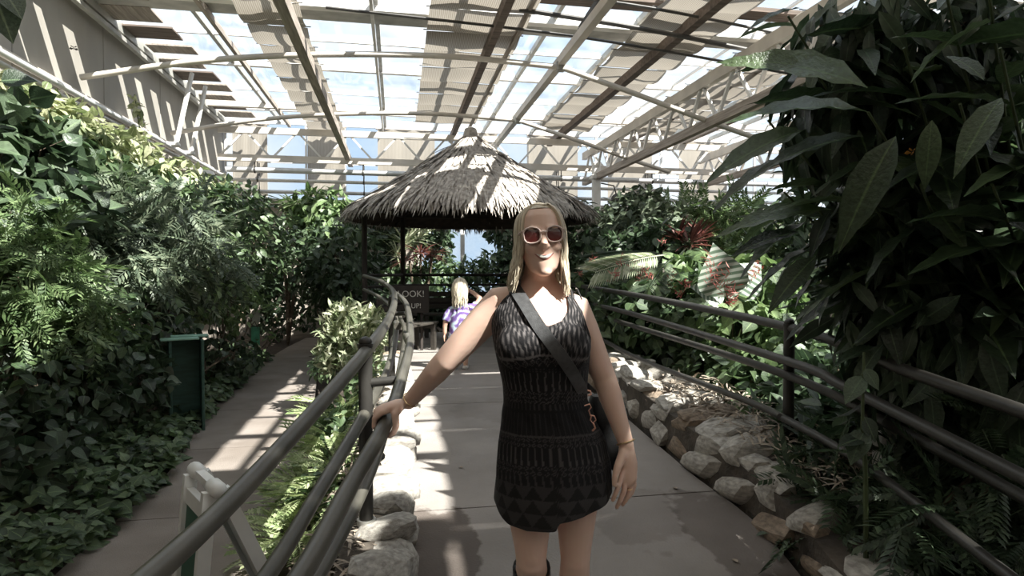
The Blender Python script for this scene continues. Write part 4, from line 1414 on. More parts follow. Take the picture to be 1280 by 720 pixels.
plant('leafy_shrub', 'light-leaved vine shrub of the left bank above the green stand', ground_under(260, 460, 8.6),
      [B(360, 235, 360, 8.0, (.5, .6, .45)), B(380, 290, 370, 9.2, (.5, .7, .45)), B(300, 315, 400, 10.2, (.4, .6, .4)), B(260, 250, 300, 8.6, (.4, .6, .4))],
      'small', 'fresh', .08, .15, single=200)
plant('shade_plant', 'dark shade plant filling the lower left bank by the path', ground_under(100, 560, 5.4),
      [B(420, 60, 500, 5.0, (.5, .6, .4)), B(420, 140, 480, 5.9, (.5, .6, .4)), B(260, 20, 560, 4.3, (.4, .5, .35)), B(260, 200, 430, 7.0, (.45, .5, .4)), B(200, 290, 440, 9.0, (.4, .6, .35)), B(300, 130, 400, 7.0, (.8, .8, .7)), B(260, 30, 330, 6.6, (.6, .9, .8))],
      'heart', 'deep', .07, .15, single=280)
plant('shade_plant', 'dark leafy shrub at the far end of the left bank by the path bend', ground_under(318, 420, 12.3),
      [B(420, 325, 375, 12.2, (.45, .8, .6)), B(500, 366, 345, 15.9, (.65, .5, .9)), B(420, 310, 350, 11.6, (.5, .8, .6)), B(300, 383, 385, 16.6, (.6, .4, .6)), B(260, 345, 400, 15.6, (.4, .5, .5))],
      'oval', 'dark', .10, .18, single=120)

# low ivy along the edge of the lower footpath
def edge_cover(label, y0, y1, n, single, lm, lo, hi, w=.75):
    y = y0 + (y1 - y0) * rng.random(n)
    off = w * rng.random(n) ** 1.3 - .06
    x = np.array([x_at(LPLs, v) for v in y]) - off
    z = PATH_Z + .03 + (.16 + .28 * off) * rng.random(n) + .05 * np.sin(7 * y)
    pos = np.stack([x, y, z], 1)
    d = rng.normal(size=(n, 3)) * (.8, .8, .3) + (.5, 0, -.05)
    nn = rng.normal(size=(n, 3)) * .35 + (.25, -.2, 1)
    t = thing('ground_ivy', (x_at(LPLs, (y0 + y1) / 2) - .3, (y0 + y1) / 2, PATH_Z - .04), label, 'plant', 'low ivy along the lower footpath')
    b = MB()
    for k in range(10):
        yy = random.uniform(y0, y1); xx = x_at(LPLs, yy)
        b.tube([(xx - .6, yy, PATH_Z + .0), (xx - .3, yy + random.uniform(-.2, .2), PATH_Z + .12), (xx - .03, yy + random.uniform(-.3, .3), PATH_Z + .04)], .006, 5)
    b.build('runner', M['green_stem'], t, smooth=True)
    leaves_on(t, 'heart', pos, d, nn, sizes(n, lo, hi), LM[lm], single)


edge_cover('low ivy beside the lower footpath, nearest patch with sunlit pale leaves', 2.4, 4.3, 1100, 290, 'mid', .05, .105)
edge_cover('low ivy beside the lower footpath, patch in front of the green stand', 4.3, 6.4, 1300, 280, 'mid', .05, .11, .9)
edge_cover('low ivy beside the lower footpath, farthest patch by the oval marker', 6.4, 12.5, 2000, 200, 'mid', .06, .13, .8)

# spire of a climbing vine against the wall
t = thing('climbing_spire', pt(184, 262, 9.3), 'thin upright vine spire rising from the left hedge against the wall', 'plant')
P = [pt(186, 268, 9.3), pt(182, 215, 9.3), pt(176, 170, 9.3), pt(168, 118, 9.3)]
Q = smooth_path(P, 8)
b = MB(); b.tube(Q, np.linspace(.018, .006, len(Q)), 6); b.build('stem', M['green_stem'], t, smooth=True)
n = 150
k = rng.random(n)
pos = np.array([Q[int(i * (len(Q) - 1))] for i in k]) + rng.normal(size=(n, 3)) * .05 * (1.4 - k)[:, None]
leaves_on(t, 'small', pos, rng.normal(size=(n, 3)) + (0, 0, .1), rng.normal(size=(n, 3)) + (0, 0, .8), sizes(n, .07, .15), LM['yellow'], 60)

# overhanging pale leaves at the top left corner
t = thing('overhanging_branch', pt(-40, -60, 2.2), 'pale overhanging leaf spray in the upper left corner', 'plant')
b = MB(); b.tube([pt(-120, -160, 2.3), pt(-40, -60, 2.2), pt(0, -12, 2.15)], [.012, .009, .004], 6); b.build('stem', M['green_stem'], t, smooth=True)
# each entry: base and tip of a leaf as seen, then its length
def aimed(t, shape, lm, rows, name='leaf'):
    me = leaf_mesh(shape, LM[lm])
    for (u0, v0, d0, u1, v1, d1, roll) in rows:
        a, c = pt(u0, v0, d0), pt(u1, v1, d1)
        dv = c - a; ln = dv.length
        dn = np.array([dv / ln]); up = np.array([Vector((0, 0, 1)) * math.cos(roll) + (CAM - a).normalized() * math.sin(roll)])
        S, Dv, Nv = frames(dn, up)
        s, e, n_ = S[0] * ln, Dv[0] * ln, Nv[0] * ln
        mx = Matrix(((s[0], e[0], n_[0], a.x), (s[1], e[1], n_[1], a.y), (s[2], e[2], n_[2], a.z), (0, 0, 0, 1)))
        link_mesh(name, me, t, mx)


aimed(t, 'oval', 'grey', [(-14, -20, 2.15, 14, 42, 2.1, 1.2), (2, -14, 2.15, 26, 14, 2.1, .9), (-20, 5, 2.2, 2, 36, 2.2, 1.0)])

# --- far left corner: dracaena, bright shrub, dark masses
def rosette(t, c, n, lm, L, shape='strap', droop=.25, name='leaf', lift=.6):
    a = rng.random(n) * 2 * math.pi; e = lift * (rng.random(n) * 1.5 - .25)
    d = np.stack([np.cos(a), np.sin(a), e], 1)
    nn = np.tile((0., 0., 1.), (n, 1)) + rng.normal(size=(n, 3)) * .15
    leaves_on(t, shape, np.tile(np.array(c), (n, 1)) + d * .03, d, nn, sizes(n, L * .7, L * 1.1), LM[lm], n, leaf_name=name)


g = ground_under(360, 420, 15.0)
t = thing('dracaena', g, 'tall spiky dracaena on thin trunks at the far end of the left path', 'plant')
for (u, v, d, L) in ((364, 258, 15.0, 1.0), (380, 292, 14.8, .85), (352, 300, 14.6, .8)):
    c = pt(u, v, d)
    b = MB(); b.tube(smooth_path([g, (lerp(g[0], c.x, .4), g[1], 1.0), c], 6), .04, 8); b.build('trunk', M['bark'], t, smooth=True)
    rosette(t, c, 42, 'strap', L)
plant('bright_shrub', 'bright green tall shrub against the far wall, left of the gazebo roof', ground_under(404, 420, 14.6),
      [B(380, 402, 262, 14.6, (.75, .6, .4)), B(260, 415, 285, 14.4, (.7, .6, .4)), B(120, 385, 275, 14.8, (.4, .5, .4))], 'lance', 'fresh', .28, .45, single=160, up=.8)
plant('dark_shrub', 'dark glossy shrub with pale glints left of the gazebo post', ground_under(425, 420, 13.0),
      [B(420, 425, 315, 13.0, (.8, .7, .8)), B(380, 412, 350, 13.4, (.6, .6, .7)), B(300, 440, 365, 12.4, (.5, .6, .5)), B(300, 385, 320, 14.0, (.7, .7, .8))], 'oval', 'dark', .14, .24, single=150)
plant('dark_tree', 'dark small tree in the shade behind the left gazebo post', ground_under(470, 360, 15.8),
      [B(420, 470, 315, 15.6, (.6, .6, .8)), B(300, 455, 345, 15.0, (.6, .6, .6)), B(260, 480, 285, 16.2, (.7, .5, .5))], 'oval', 'deep', .16, .26, single=60)

# --- bed between the lower footpath and the walkway
plant('variegated_shrub', 'pale cream-edged bushy shrub between the two paths', ground_under(440, 440, 7.2),
      [B(520, 432, 408, 7.3, (.27, .3, .28)), B(420, 462, 418, 6.9, (.22, .28, .24)), B(360, 422, 440, 7.1, (.22, .25, .22)), B(160, 450, 460, 6.6, (.2, .25, .2))], 'lance', 'pale', .09, .17, single=280, shell=.7, up=.3, droop=-.5, stem_r=.012)
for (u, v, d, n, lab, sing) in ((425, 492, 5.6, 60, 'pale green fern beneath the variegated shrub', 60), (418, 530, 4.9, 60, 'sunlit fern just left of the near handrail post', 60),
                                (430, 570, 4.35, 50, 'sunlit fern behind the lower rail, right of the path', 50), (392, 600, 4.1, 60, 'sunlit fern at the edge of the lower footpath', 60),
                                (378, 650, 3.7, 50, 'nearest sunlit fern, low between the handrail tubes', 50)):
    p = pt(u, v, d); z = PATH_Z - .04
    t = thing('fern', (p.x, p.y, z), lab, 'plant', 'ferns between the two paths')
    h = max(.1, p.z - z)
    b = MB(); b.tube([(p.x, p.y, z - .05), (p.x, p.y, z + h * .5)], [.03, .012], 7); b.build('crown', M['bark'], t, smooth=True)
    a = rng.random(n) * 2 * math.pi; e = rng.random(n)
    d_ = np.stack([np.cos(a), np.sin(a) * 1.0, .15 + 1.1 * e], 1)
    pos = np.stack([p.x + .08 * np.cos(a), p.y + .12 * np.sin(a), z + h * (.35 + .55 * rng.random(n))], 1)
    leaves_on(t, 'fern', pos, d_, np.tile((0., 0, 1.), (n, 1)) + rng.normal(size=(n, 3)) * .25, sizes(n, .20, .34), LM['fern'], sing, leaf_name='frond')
edge = plant('bed_filler', 'low dark ground plants in the bed under the handrail', ground_under(420, 560, 4.6),
             [B(260, 430, 520, 5.4, (.25, .7, .1)), B(260, 410, 600, 4.3, (.25, .5, .1)), B(200, 455, 470, 6.5, (.3, .8, .12)), B(300, 415, 455, 9.0, (.3, .9, .2)), B(240, 412, 440, 11.5, (.3, .9, .3))], 'oval', 'mid', .06, .11, single=60, stems=False)

# --- behind the gazebo
g = ground_under(524, 340, 14.8)
t = thing('cordyline', g, 'red-leaved cordyline behind the gazebo rails', 'plant')
for (u, v, d, lm, L, n) in ((526, 318, 14.8, 'red', .62, 34), (512, 326, 14.6, 'red', .5, 22), (540, 322, 14.9, 'red', .5, 22)):
    c = pt(u, v, d); b = MB(); b.tube([g, c], .03, 7); b.build('stem', M['bark'], t, smooth=True)
    rosette(t, c, n, lm, L, lift=.9)
g = ground_under(505, 340, 15.4)
t = thing('strap_leaf_plant', g, 'pale strap-leaved plant left of the red cordyline behind the gazebo', 'plant')
for (u, v, d, L, n) in ((506, 306, 15.4, .95, 30), (522, 300, 15.8, .9, 22), (497, 322, 15.0, .7, 20)):
    c = pt(u, v, d); b = MB(); b.tube([g, c], .03, 7); b.build('stem', M['green_stem'], t, smooth=True)
    rosette(t, c, n, 'pale', L, lift=1.4)
plant('dark_tree', 'dark tree to the left of the pale back window', ground_under(540, 360, 17.0),
      [B(420, 532, 288, 16.8, (.75, .4, .4)), B(260, 548, 310, 16.8, (.35, .4, .6)), B(300, 512, 270, 16.6, (.8, .4, .35))], 'oval', 'dark', .14, .24, single=80)
plant('dark_tree', 'dark tree to the right of the pale back window', ground_under(640, 360, 16.6),
      [B(500, 640, 300, 16.4, (.45, .5, .75)), B(360, 650, 335, 16.0, (.6, .5, .6)), B(220, 622, 285, 16.8, (.35, .4, .35)), B(300, 690, 310, 15.5, (.7, .5, .7))], 'oval', 'dark', .14, .24, single=80)
plant('leafy_shrub', 'low shrub row behind the back rails of the gazebo', ground_under(560, 360, 15.6),
      [B(320, 530, 345, 15.2, (.6, .4, .3)), B(320, 580, 340, 15.6, (.6, .4, .3)), B(240, 618, 336, 16.0, (.4, .4, .45)), B(260, 490, 350, 15.0, (.5, .4, .3)), B(300, 560, 372, 14.8, (1.4, .4, .4))], 'lance', 'mid', .18, .32, single=80)
plant('dark_shrub', 'dark undergrowth beneath the gazebo rails behind the bench', ground_under(500, 400, 14.2),
      [B(360, 470, 390, 14.2, (.8, .4, .5)), B(360, 520, 385, 14.4, (.8, .4, .5)), B(360, 590, 382, 14.6, (.9, .4, .5)), B(300, 660, 380, 14.2, (.7, .4, .6))], 'oval', 'deep', .16, .26)

# --- right bank
t = plant('red_flowered_shrub', 'bright green shrub with red flower spikes behind the right handrail', ground_under(830, 470, 6.8),
          [B(330, 770, 400, 7.4, (.5, .5, .4)), B(360, 825, 400, 6.9, (.55, .5, .4)), B(330, 870, 395, 6.6, (.45, .5, .45)), B(300, 800, 365, 7.8, (.6, .5, .35)), B(260, 745, 370, 8.4, (.5, .5, .4))],
          'heart', 'mid', .10, .19, single=260)
flowers(t, ((742, 330, 7.0), (770, 348, 6.6), (775, 335, 6.8), (800, 352, 6.3), (806, 342, 6.3), (838, 362, 6.0), (848, 372, 5.9), (725, 345, 7.4), (760, 352, 6.9), (790, 345, 6.5), (812, 350, 6.3)), .10, .17)
t = plant('red_flowered_shrub', 'red flowering shrub beside the white-striped leaf on the right', ground_under(900, 440, 6.6),
          [B(280, 905, 375, 6.5, (.4, .5, .35)), B(260, 945, 365, 6.3, (.4, .5, .4)), B(240, 870, 350, 7.4, (.45, .5, .35)), B(200, 930, 410, 5.8, (.4, .4, .35))],
          'heart', 'fresh', .10, .18, single=200)
flowers(t, ((893, 352, 5.5), (900, 362, 5.5), (906, 372, 5.5), (911, 382, 5.4), (948, 344, 5.7), (829, 306, 7.9), (858, 362, 6.0), (942, 350, 5.7), (885, 360, 5.6), (916, 370, 5.4)), .12, .2)
plant('leafy_shrub', 'low broad-leaved shrub between the kerb stones and the right handrail', ground_under(880, 490, 5.4),
      [B(300, 845, 445, 6.7, (.32, .5, .28)), B(300, 895, 462, 6.0, (.32, .5, .28)), B(260, 940, 480, 5.4, (.3, .4, .28)), B(240, 975, 450, 5.6, (.35, .4, .4)), B(260, 805, 440, 7.4, (.32, .4, .28)), B(180, 985, 530, 4.6, (.25, .35, .2))],
      'heart', 'mid', .08, .16, single=260)
plant('tall_shrub', 'tall pale-flowering shrub beside the white column', ground_under(790, 380, 11.5),
      [B(360, 795, 272, 11.2, (.65, .6, .45)), B(300, 770, 295, 11.6, (.6, .6, .5)), B(300, 830, 285, 10.8, (.6, .6, .45)), B(200, 800, 252, 11.4, (.4, .5, .25))], 'oval', 'grey', .12, .21, single=160)
plant('tall_shrub', 'dark green shrub in front of the pale-flowering one on the right', ground_under(810, 380, 9.6),
      [B(300, 820, 300, 9.6, (.5, .5, .3)), B(300, 775, 320, 9.8, (.5, .5, .35)), B(280, 740, 320, 10.2, (.5, .5, .5)), B(240, 850, 330, 9.2, (.5, .5, .3)), B(260, 730, 290, 12.5, (.4, .5, .6)), B(240, 745, 350, 9.0, (.4, .5, .4))], 'oval', 'dark', .12, .22, single=120)
t = thing('palm', ground_under(850, 420, 8.6), 'palm with one dark and one sunlit pale frond behind the flowers', 'plant')
b = MB(); b.tube(smooth_path([ground_under(850, 420, 8.6), pt(846, 380, 8.5), pt(838, 330, 8.4)], 6), .05, 8); b.build('stem', M['bark'], t, smooth=True)
aimed(t, 'palm', 'deep', [(838, 318, 7.3, 750, 308, 7.0, .5), (840, 325, 7.5, 890, 300, 8.2, .1)], 'frond')
aimed(t, 'palm', 'pale', [(834, 318, 7.0, 748, 326, 6.7, .75)], 'frond')
aimed(t, 'palm', 'grey', [(838, 325, 7.3, 812, 345, 6.6, .5)], 'frond')
t = thing('striped_leaf_plant', ground_under(905, 420, 7.6), 'plant with broad white-striped leaves in front of the right bank', 'plant')
b = MB(); b.tube([ground_under(905, 420, 7.6), pt(906, 385, 7.5), pt(908, 360, 7.4)], .03, 8); b.build('stem', M['green_stem'], t, smooth=True)
aimed(t, 'heart', 'striped', [(908, 372, 5.7, 893, 306, 5.6, 1.3), (908, 372, 5.8, 952, 322, 5.8, 1.2), (906, 370, 5.8, 868, 356, 5.7, 1.2)])
t = thing('cordyline', ground_under(866, 400, 9.0), 'red-leaved cordyline standing above the flowers on the right bank', 'plant')
for (u, v, d, L) in ((862, 306, 9.0, .44), (848, 300, 9.3, .36), (876, 298, 9.4, .36)):
    c = pt(u, v, d); b = MB(); b.tube([ground_under(866, 400, 9.0), c], .025, 7); b.build('stem', M['bark'], t, smooth=True)
    rosette(t, c, 30, 'red', L, lift=1.6, shape='thin')
plant('leafy_shrub', 'light green feathery shrub at the back of the right bank', ground_under(910, 380, 11.5),
      [B(240, 900, 275, 11.5, (.8, .6, .4)), B(240, 945, 290, 10.8, (.7, .6, .5)), B(220, 870, 275, 12.2, (.6, .6, .35)), B(200, 930, 330, 9.6, (.6, .6, .4))], 'frond', 'fresh', .3, .5, single=60)
for k, (u, v, d, r, n, lm, lab) in enumerate(((1010, 330, 8.6, (1.0, .8, 1.2), 700, 'dark', 'dark shrub behind the drooping tips of the big-leaved plant'),
                                             (1110, 400, 7.4, (1.0, .8, 1.4), 700, 'fresh', 'green thicket beyond the white post on the right'),
                                             (1230, 380, 6.6, (1.0, .9, 1.6), 800, 'mid', 'dark thicket at the far right behind the big-leaved plant'),
                                             (1100, 230, 9.5, (1.6, .8, 1.4), 900, 'deep', 'tall dark shrub rising behind the big-leaved plant'),
                                             (1260, 180, 7.5, (1.3, .8, 1.6), 900, 'deep', 'tall dark shrub at the upper right edge'),
                                             (960, 440, 6.4, (.7, .6, .7), 600, 'mid', 'leafy shrub behind the right handrail post'))):
    plant('thicket_shrub', lab, ground_under(u, 420, d), [B(n, u, v, d, r), B(n // 2, u - 30, v + 120 * 6 / d, d, (r[0], r[1], r[2] * .7))], 'oval', lm, .12, .26, single=60, shell=.9)

# --- big-leaved plant that overhangs the walkway at the right
g = (pt(1300, 700, 3.4).x, pt(1300, 700, 3.4).y, gz_at(0, 0) - .03)
t = thing('big_leaved_plant', g, 'big-leaved dark plant overhanging the right handrail in the foreground', 'plant')
TIPS = [(1085, 140, 2.75), (1010, 75, 2.95), (985, 20, 3.1), (1130, 60, 2.7), (1200, 130, 2.5), (1250, 60, 2.4), (1060, 215, 2.9), (1150, 230, 2.7), (1000, 190, 3.1),
        (1240, 230, 2.5), (1180, -20, 2.6), (1090, -30, 2.9), (1290, 140, 2.4), (960, 150, 3.3), (1110, 290, 2.9), (1220, 330, 2.7), (1290, 260, 2.5), (1020, 260, 3.2), (1060, 330, 3.0), (1170, 330, 2.8), (1040, 130, 3.3), (1150, 140, 3.2), (1230, -60, 2.5), (980, 240, 3.4)]
STEMS = [(1330, 600, 3.3), (1260, 640, 3.3), (1190, 650, 3.4)]
b = MB(); Pp = []; Dd = []; Nn = []
for k, (u, v, d) in enumerate(TIPS):
    c = pt(u, v, d)
    root = Vector(g) + Vector((random.uniform(-.2, .15), random.uniform(-.2, .2), 0))
    mid = root.lerp(c, .55) + Vector((.25, .12, .25))
    q = smooth_path([root, root + Vector((0, 0, .9)), mid, c], 5)
    stem = MB(); stem.tube(q, np.linspace(.013, .006, len(q)), 7); stem.build('stem', M['green_stem'], t, smooth=True)
    ax_ = (q[-1] - q[-4]).normalized()
    n = 11
    for i in range(n):
        a_ = i * 2.4 + random.random() * .5
        tt = .72 + .28 * i / n
        p = q[min(len(q) - 1, int(tt * (len(q) - 1)))]
        dv = Vector((math.cos(a_), math.sin(a_), random.uniform(-.55, .5))) + Vector(RGT) * -.25
        Pp.append(p); Dd.append(dv.normalized()); Nn.append(Vector((random.uniform(-.3, .3), random.uniform(-.3, .3), 1)))
leaves_on(t, 'bigleaf', Pp, Dd, Nn, sizes(len(Pp), .32, .58), LM['big'], 290)
aimed(t, 'bigleaf', 'big', [(1086, 140, 2.5, 922, 108, 2.55, .5), (1252, 122, 2.2, 1190, 200, 2.15, .8), (1085, 110, 2.7, 915, 35, 2.8, .7), (1010, 85, 2.8, 918, 60, 2.75, .9),
                            (1000, 10, 2.9, 925, 22, 2.9, .4), (1120, 170, 2.5, 1040, 300, 2.5, .9), (1165, 150, 2.5, 1155, 235, 2.5, 1.2), (1230, 100, 2.3, 1190, 55, 2.4, .5), (1040, 262, 2.9, 895, 262, 3.0, .5),
                            (1080, 170, 2.7, 940, 185, 2.8, .5), (1010, 160, 3.0, 875, 200, 3.1, .7), (1000, 290, 3.0, 915, 300, 3.0, .6), (1020, 320, 3.0, 960, 375, 2.9, .9)])
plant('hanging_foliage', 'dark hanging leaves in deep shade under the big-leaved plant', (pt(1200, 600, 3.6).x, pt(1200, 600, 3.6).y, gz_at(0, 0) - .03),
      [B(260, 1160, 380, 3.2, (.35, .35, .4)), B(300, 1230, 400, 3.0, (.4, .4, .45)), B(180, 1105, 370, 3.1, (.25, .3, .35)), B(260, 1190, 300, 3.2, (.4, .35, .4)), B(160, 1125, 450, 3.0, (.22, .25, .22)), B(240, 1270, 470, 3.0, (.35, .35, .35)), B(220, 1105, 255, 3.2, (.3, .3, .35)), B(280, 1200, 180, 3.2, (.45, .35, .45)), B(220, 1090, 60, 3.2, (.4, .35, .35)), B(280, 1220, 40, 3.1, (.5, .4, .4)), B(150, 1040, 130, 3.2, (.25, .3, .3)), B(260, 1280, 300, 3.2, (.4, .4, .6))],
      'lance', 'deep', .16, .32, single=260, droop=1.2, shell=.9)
plant('fern_thicket', 'dark fern thicket at the lower right corner beneath the handrail', ground_under(1100, 690, 2.7),
      [B(110, 1075, 640, 3.1, (.28, .35, .2)), B(110, 1140, 660, 2.8, (.35, .35, .22)), B(90, 1040, 590, 3.5, (.24, .3, .16)), B(110, 1200, 640, 2.7, (.4, .4, .3)), B(90, 1250, 560, 2.9, (.35, .3, .3))],
      'fern', 'dark', .22, .38, single=220, shell=.8)
plant('shade_plant', 'dark leafy undergrowth behind the fern thicket on the right', ground_under(1130, 560, 3.9),
      [B(420, 1040, 560, 3.9, (.4, .4, .3)), B(460, 1140, 560, 3.7, (.5, .4, .35)), B(420, 1230, 600, 3.4, (.5, .4, .4)), B(300, 1010, 520, 4.3, (.35, .35, .3)), B(360, 1180, 500, 4.2, (.6, .4, .3)), B(300, 1050, 500, 4.6, (.4, .4, .4))],
      'oval', 'dark', .09, .2, single=200, shell=.9)
aimed_t = thing('young_sapling', (pt(1085, 640, 2.75).x, pt(1085, 640, 2.75).y, gz_at(0, 0)), 'young sapling with a few grey-green leaves in front of the right handrail', 'plant')
b = MB(); b.tube(smooth_path([aimed_t.location, pt(1082, 600, 2.6), pt(1078, 540, 2.55), pt(1080, 440, 2.55)], 6), np.linspace(.012, .005, 19), 6); b.build('stem', M['green_stem'], aimed_t, smooth=True)
aimed(aimed_t, 'oval', 'deep', [(1082, 535, 2.55, 1062, 578, 2.5, .9), (1080, 520, 2.55, 1096, 552, 2.5, .8), (1078, 548, 2.55, 1050, 552, 2.5, .7), (1080, 470, 2.55, 1056, 500, 2.5, .8), (1080, 460, 2.55, 1100, 486, 2.5, .8)])
# ------------------------------------------------------------------ people
def skin_mat(name, base, red):
    m, nt, N, L, b = new_mat(name)
    tc = N.new('ShaderNodeTexCoord')
    nz = N.new('ShaderNodeTexNoise'); nz.inputs['Scale'].default_value = 9; nz.inputs['Detail'].default_value = 4
    L.new(tc.outputs['Object'], nz.inputs['Vector'])
    cr = N.new('ShaderNodeValToRGB')
    cr.color_ramp.elements[0].position = .35; cr.color_ramp.elements[0].color = (*base, 1)
    cr.color_ramp.elements[1].position = .7; cr.color_ramp.elements[1].color = (*red, 1)
    L.new(nz.outputs['Fac'], cr.inputs['Fac']); L.new(cr.outputs['Color'], b.inputs['Base Color'])
    b.inputs['Roughness'].default_value = .5
    b.inputs['Subsurface Weight'].default_value = .12
    b.inputs['Subsurface Radius'].default_value = (.9, .35, .2)
    b.inputs['Subsurface Scale'].default_value = .012
    return m


def hair_mat(name, dark, light):
    m, nt, N, L, b = new_mat(name)
    g = N.new('ShaderNodeNewGeometry')
    cr = N.new('ShaderNodeValToRGB')
    cr.color_ramp.elements[0].color = (*dark, 1); cr.color_ramp.elements[1].color = (*light, 1)
    L.new(g.outputs['Random Per Island'], cr.inputs['Fac']); L.new(cr.outputs['Color'], b.inputs['Base Color'])
    b.inputs['Roughness'].default_value = .42; b.inputs['Specular IOR Level'].default_value = .5
    return m


M['skin'] = skin_mat('skin', (.76, .53, .43), (.79, .55, .45))
M['skin_child'] = skin_mat('skin_child', (.52, .32, .24), (.56, .35, .26))
M['hair'] = hair_mat('blonde_hair', (.40, .33, .24), (.76, .69, .55))
M['lip'] = mat('lips', (.48, .20, .17), .4, .1, 30)
M['teeth'] = mat('teeth', (.80, .77, .72), .3, .03, 30)
M['eye'] = mat('eye_white', (.75, .74, .72), .25, .03, 30)
M['frame_pink'] = mat('pale_pink_frame', (.66, .52, .47), .35, .06, 20)
M['rose_gold'] = mat('rose_gold', (.75, .42, .33), .3, .1, 20, metal=.8)
M['gold'] = mat('gold_chain', (.72, .52, .30), .3, .1, 20, metal=.8)
M['black_bag'] = mat('black_bag_fabric', (.012, .012, .013), .6, .3, 14, .1, 120)
M['black_strap'] = mat('black_webbing', (.075, .076, .08), .42, .25, 60, .15, 300)
M['boot'] = mat('black_boot_leather', (.012, .011, .011), .45, .3, 14, .08, 90)


def lens_mat():
    m, nt, N, L, b = new_mat('tinted_lens')
    tc = N.new('ShaderNodeTexCoord'); s = N.new('ShaderNodeSeparateXYZ'); L.new(tc.outputs['Generated'], s.inputs[0])
    cr = N.new('ShaderNodeValToRGB')
    cr.color_ramp.elements[0].color = (.20, .045, .04, 1); cr.color_ramp.elements[1].color = (.035, .015, .015, 1)
    L.new(s.outputs['Z'], cr.inputs['Fac']); L.new(cr.outputs['Color'], b.inputs['Base Color'])
    b.inputs['Roughness'].default_value = .06; b.inputs['Specular IOR Level'].default_value = .9
    return m


M['lens'] = lens_mat()


def remesh(mb, name, m, voxel, smooth_it, parent):
    """Fuse overlapping closed shapes into one continuous surface."""
    me = mb.mesh(name, m)
    o = bpy.data.objects.new(name, me); COL.objects.link(o)
    r = o.modifiers.new('fuse', 'REMESH'); r.mode = 'VOXEL'; r.voxel_size = voxel; r.use_smooth_shade = True
    s = o.modifiers.new('relax', 'SMOOTH'); s.factor = .5; s.iterations = smooth_it
    dg = bpy.context.evaluated_depsgraph_get()
    me2 = bpy.data.meshes.new_from_object(o.evaluated_get(dg))
    o.modifiers.clear(); o.data = me2; me2.name = name
    bpy.data.meshes.remove(me)
    if not me2.materials: me2.materials.append(m)
    me2.polygons.foreach_set('use_smooth', [True] * len(me2.polygons))
    o.parent = parent
    return o


def ering(cx, cy, z, rx, ry, n=32, p=2.0, tilt=None):
    out = []
    for k in range(n):
        a = 2 * math.pi * k / n
        c, s = math.cos(a), math.sin(a)
        out.append(Vector((cx + rx * math.copysign(abs(c) ** (2 / p), c), cy + ry * math.copysign(abs(s) ** (2 / p), s), z)))
    return out


class Prof:
    """Body cross-sections by height."""
    def __init__(self, rows):
        self.r = np.array(sorted(rows))

    def at(self, z):
        return [float(np.interp(z, self.r[:, 0], self.r[:, i])) for i in range(1, 5)]

    def point(self, th, z, off=0.0, p=2.2):
        cx, cy, rx, ry = self.at(z)
        c, s = math.cos(th), math.sin(th)
        return Vector((cx + (rx + off) * math.copysign(abs(c) ** (2 / p), c), cy + (ry + off) * math.copysign(abs(s) ** (2 / p), s), z))


# local frame of the woman: x to the picture's right, y away from the camera, z up (true heights)
WD = 2.05
wxy = cam_xy((672 - 640) * WD / FPX, WD)
WOM = thing('person', (wxy.x, wxy.y, 0), 'smiling blonde woman in sunglasses and black patterned romper, hand on the left rail', 'person', rz=-YAW)
S_ = FPX / WD


def L(u, v, dy=0.0):
    """Local point on the sight line (u, v), dy metres behind the plane the woman stands in."""
    d = WD + dy
    w = pt(u, v, d) - Vector((wxy.x, wxy.y, 0))
    return Vector((w.x * math.cos(YAW) - w.y * math.sin(YAW), w.x * math.sin(YAW) + w.y * math.cos(YAW), w.z))


ZF = floor_z(wxy.y)
TOR = Prof([(.60, .05, .0, .17, .135), (.70, .052, .0, .175, .135), (.78, .052, .008, .176, .134), (.86, .048, .016, .166, .122), (.94, .034, .012, .140, .104),
            (1.00, .026, .006, .127, .096), (1.06, .024, .0, .131, .098), (1.14, .018, -.004, .144, .106), (1.20, .014, -.004, .152, .108), (1.26, .010, .0, .155, .100),
            (1.30, .008, .006, .152, .088), (1.335, .006, .014, .132, .072), (1.36, .006, .020, .100, .060), (1.385, .006, .024, .066, .053), (1.41, .006, .024, .052, .050), (1.46, .008, .020, .048, .048)])
b = MB()
b.loft([[TOR.point(2 * math.pi * k / 32, z) for k in range(32)] for z in (.75, .78, .82, .86, .90, .94, .97, 1.0, 1.03, 1.06, 1.10, 1.14, 1.17, 1.20, 1.23, 1.26, 1.28, 1.30, 1.32, 1.335, 1.35, 1.36, 1.375, 1.385, 1.41, 1.46)])
for s in (-1, 1):
    b.ellipsoid((.016 + s * .070, -.082, 1.185), (.072, .052, .070))
    b.ellipsoid((.052 + s * .075, .075, .80), (.085, .075, .09))
# legs; the image-left one is stepping forward
kneeR = L(664, 692, -.03); kneeL = L(719, 692, .0)
hipR = Vector((-.030, .01, .80)); hipL = Vector((.135, .02, .80))
ankR = Vector((kneeR.x + .015, .16, ZF + .14)); ankL = Vector((kneeL.x - .005, .02, ZF + .085))
for hp, kn, an, rr_ in ((hipR, kneeR, ankR, (.088, .079, .066, .054, .049, .054, .052, .042, .036)), (hipL, kneeL, ankL, (.086, .076, .062, .053, .048, .052, .050, .040, .035))):
    pts = [hp, hp.lerp(kn, .35), hp.lerp(kn, .72), hp.lerp(kn, .93), kn + Vector((0, -.004, -.02)), kn.lerp(an, .22) + Vector((0, .012, 0)), kn.lerp(an, .42) + Vector((0, .014, 0)), kn.lerp(an, .75), an]
    b.tube(pts, rr_, 20, round_ends=True)
    b.ellipsoid(kn + Vector((0, -.022, -.005)), (.032, .03, .038))
    b.tube([an, an + Vector((0, -.05, -.05)), an + Vector((0, -.15, -.06))], [.036, .034, .026], 14, round_ends=True)
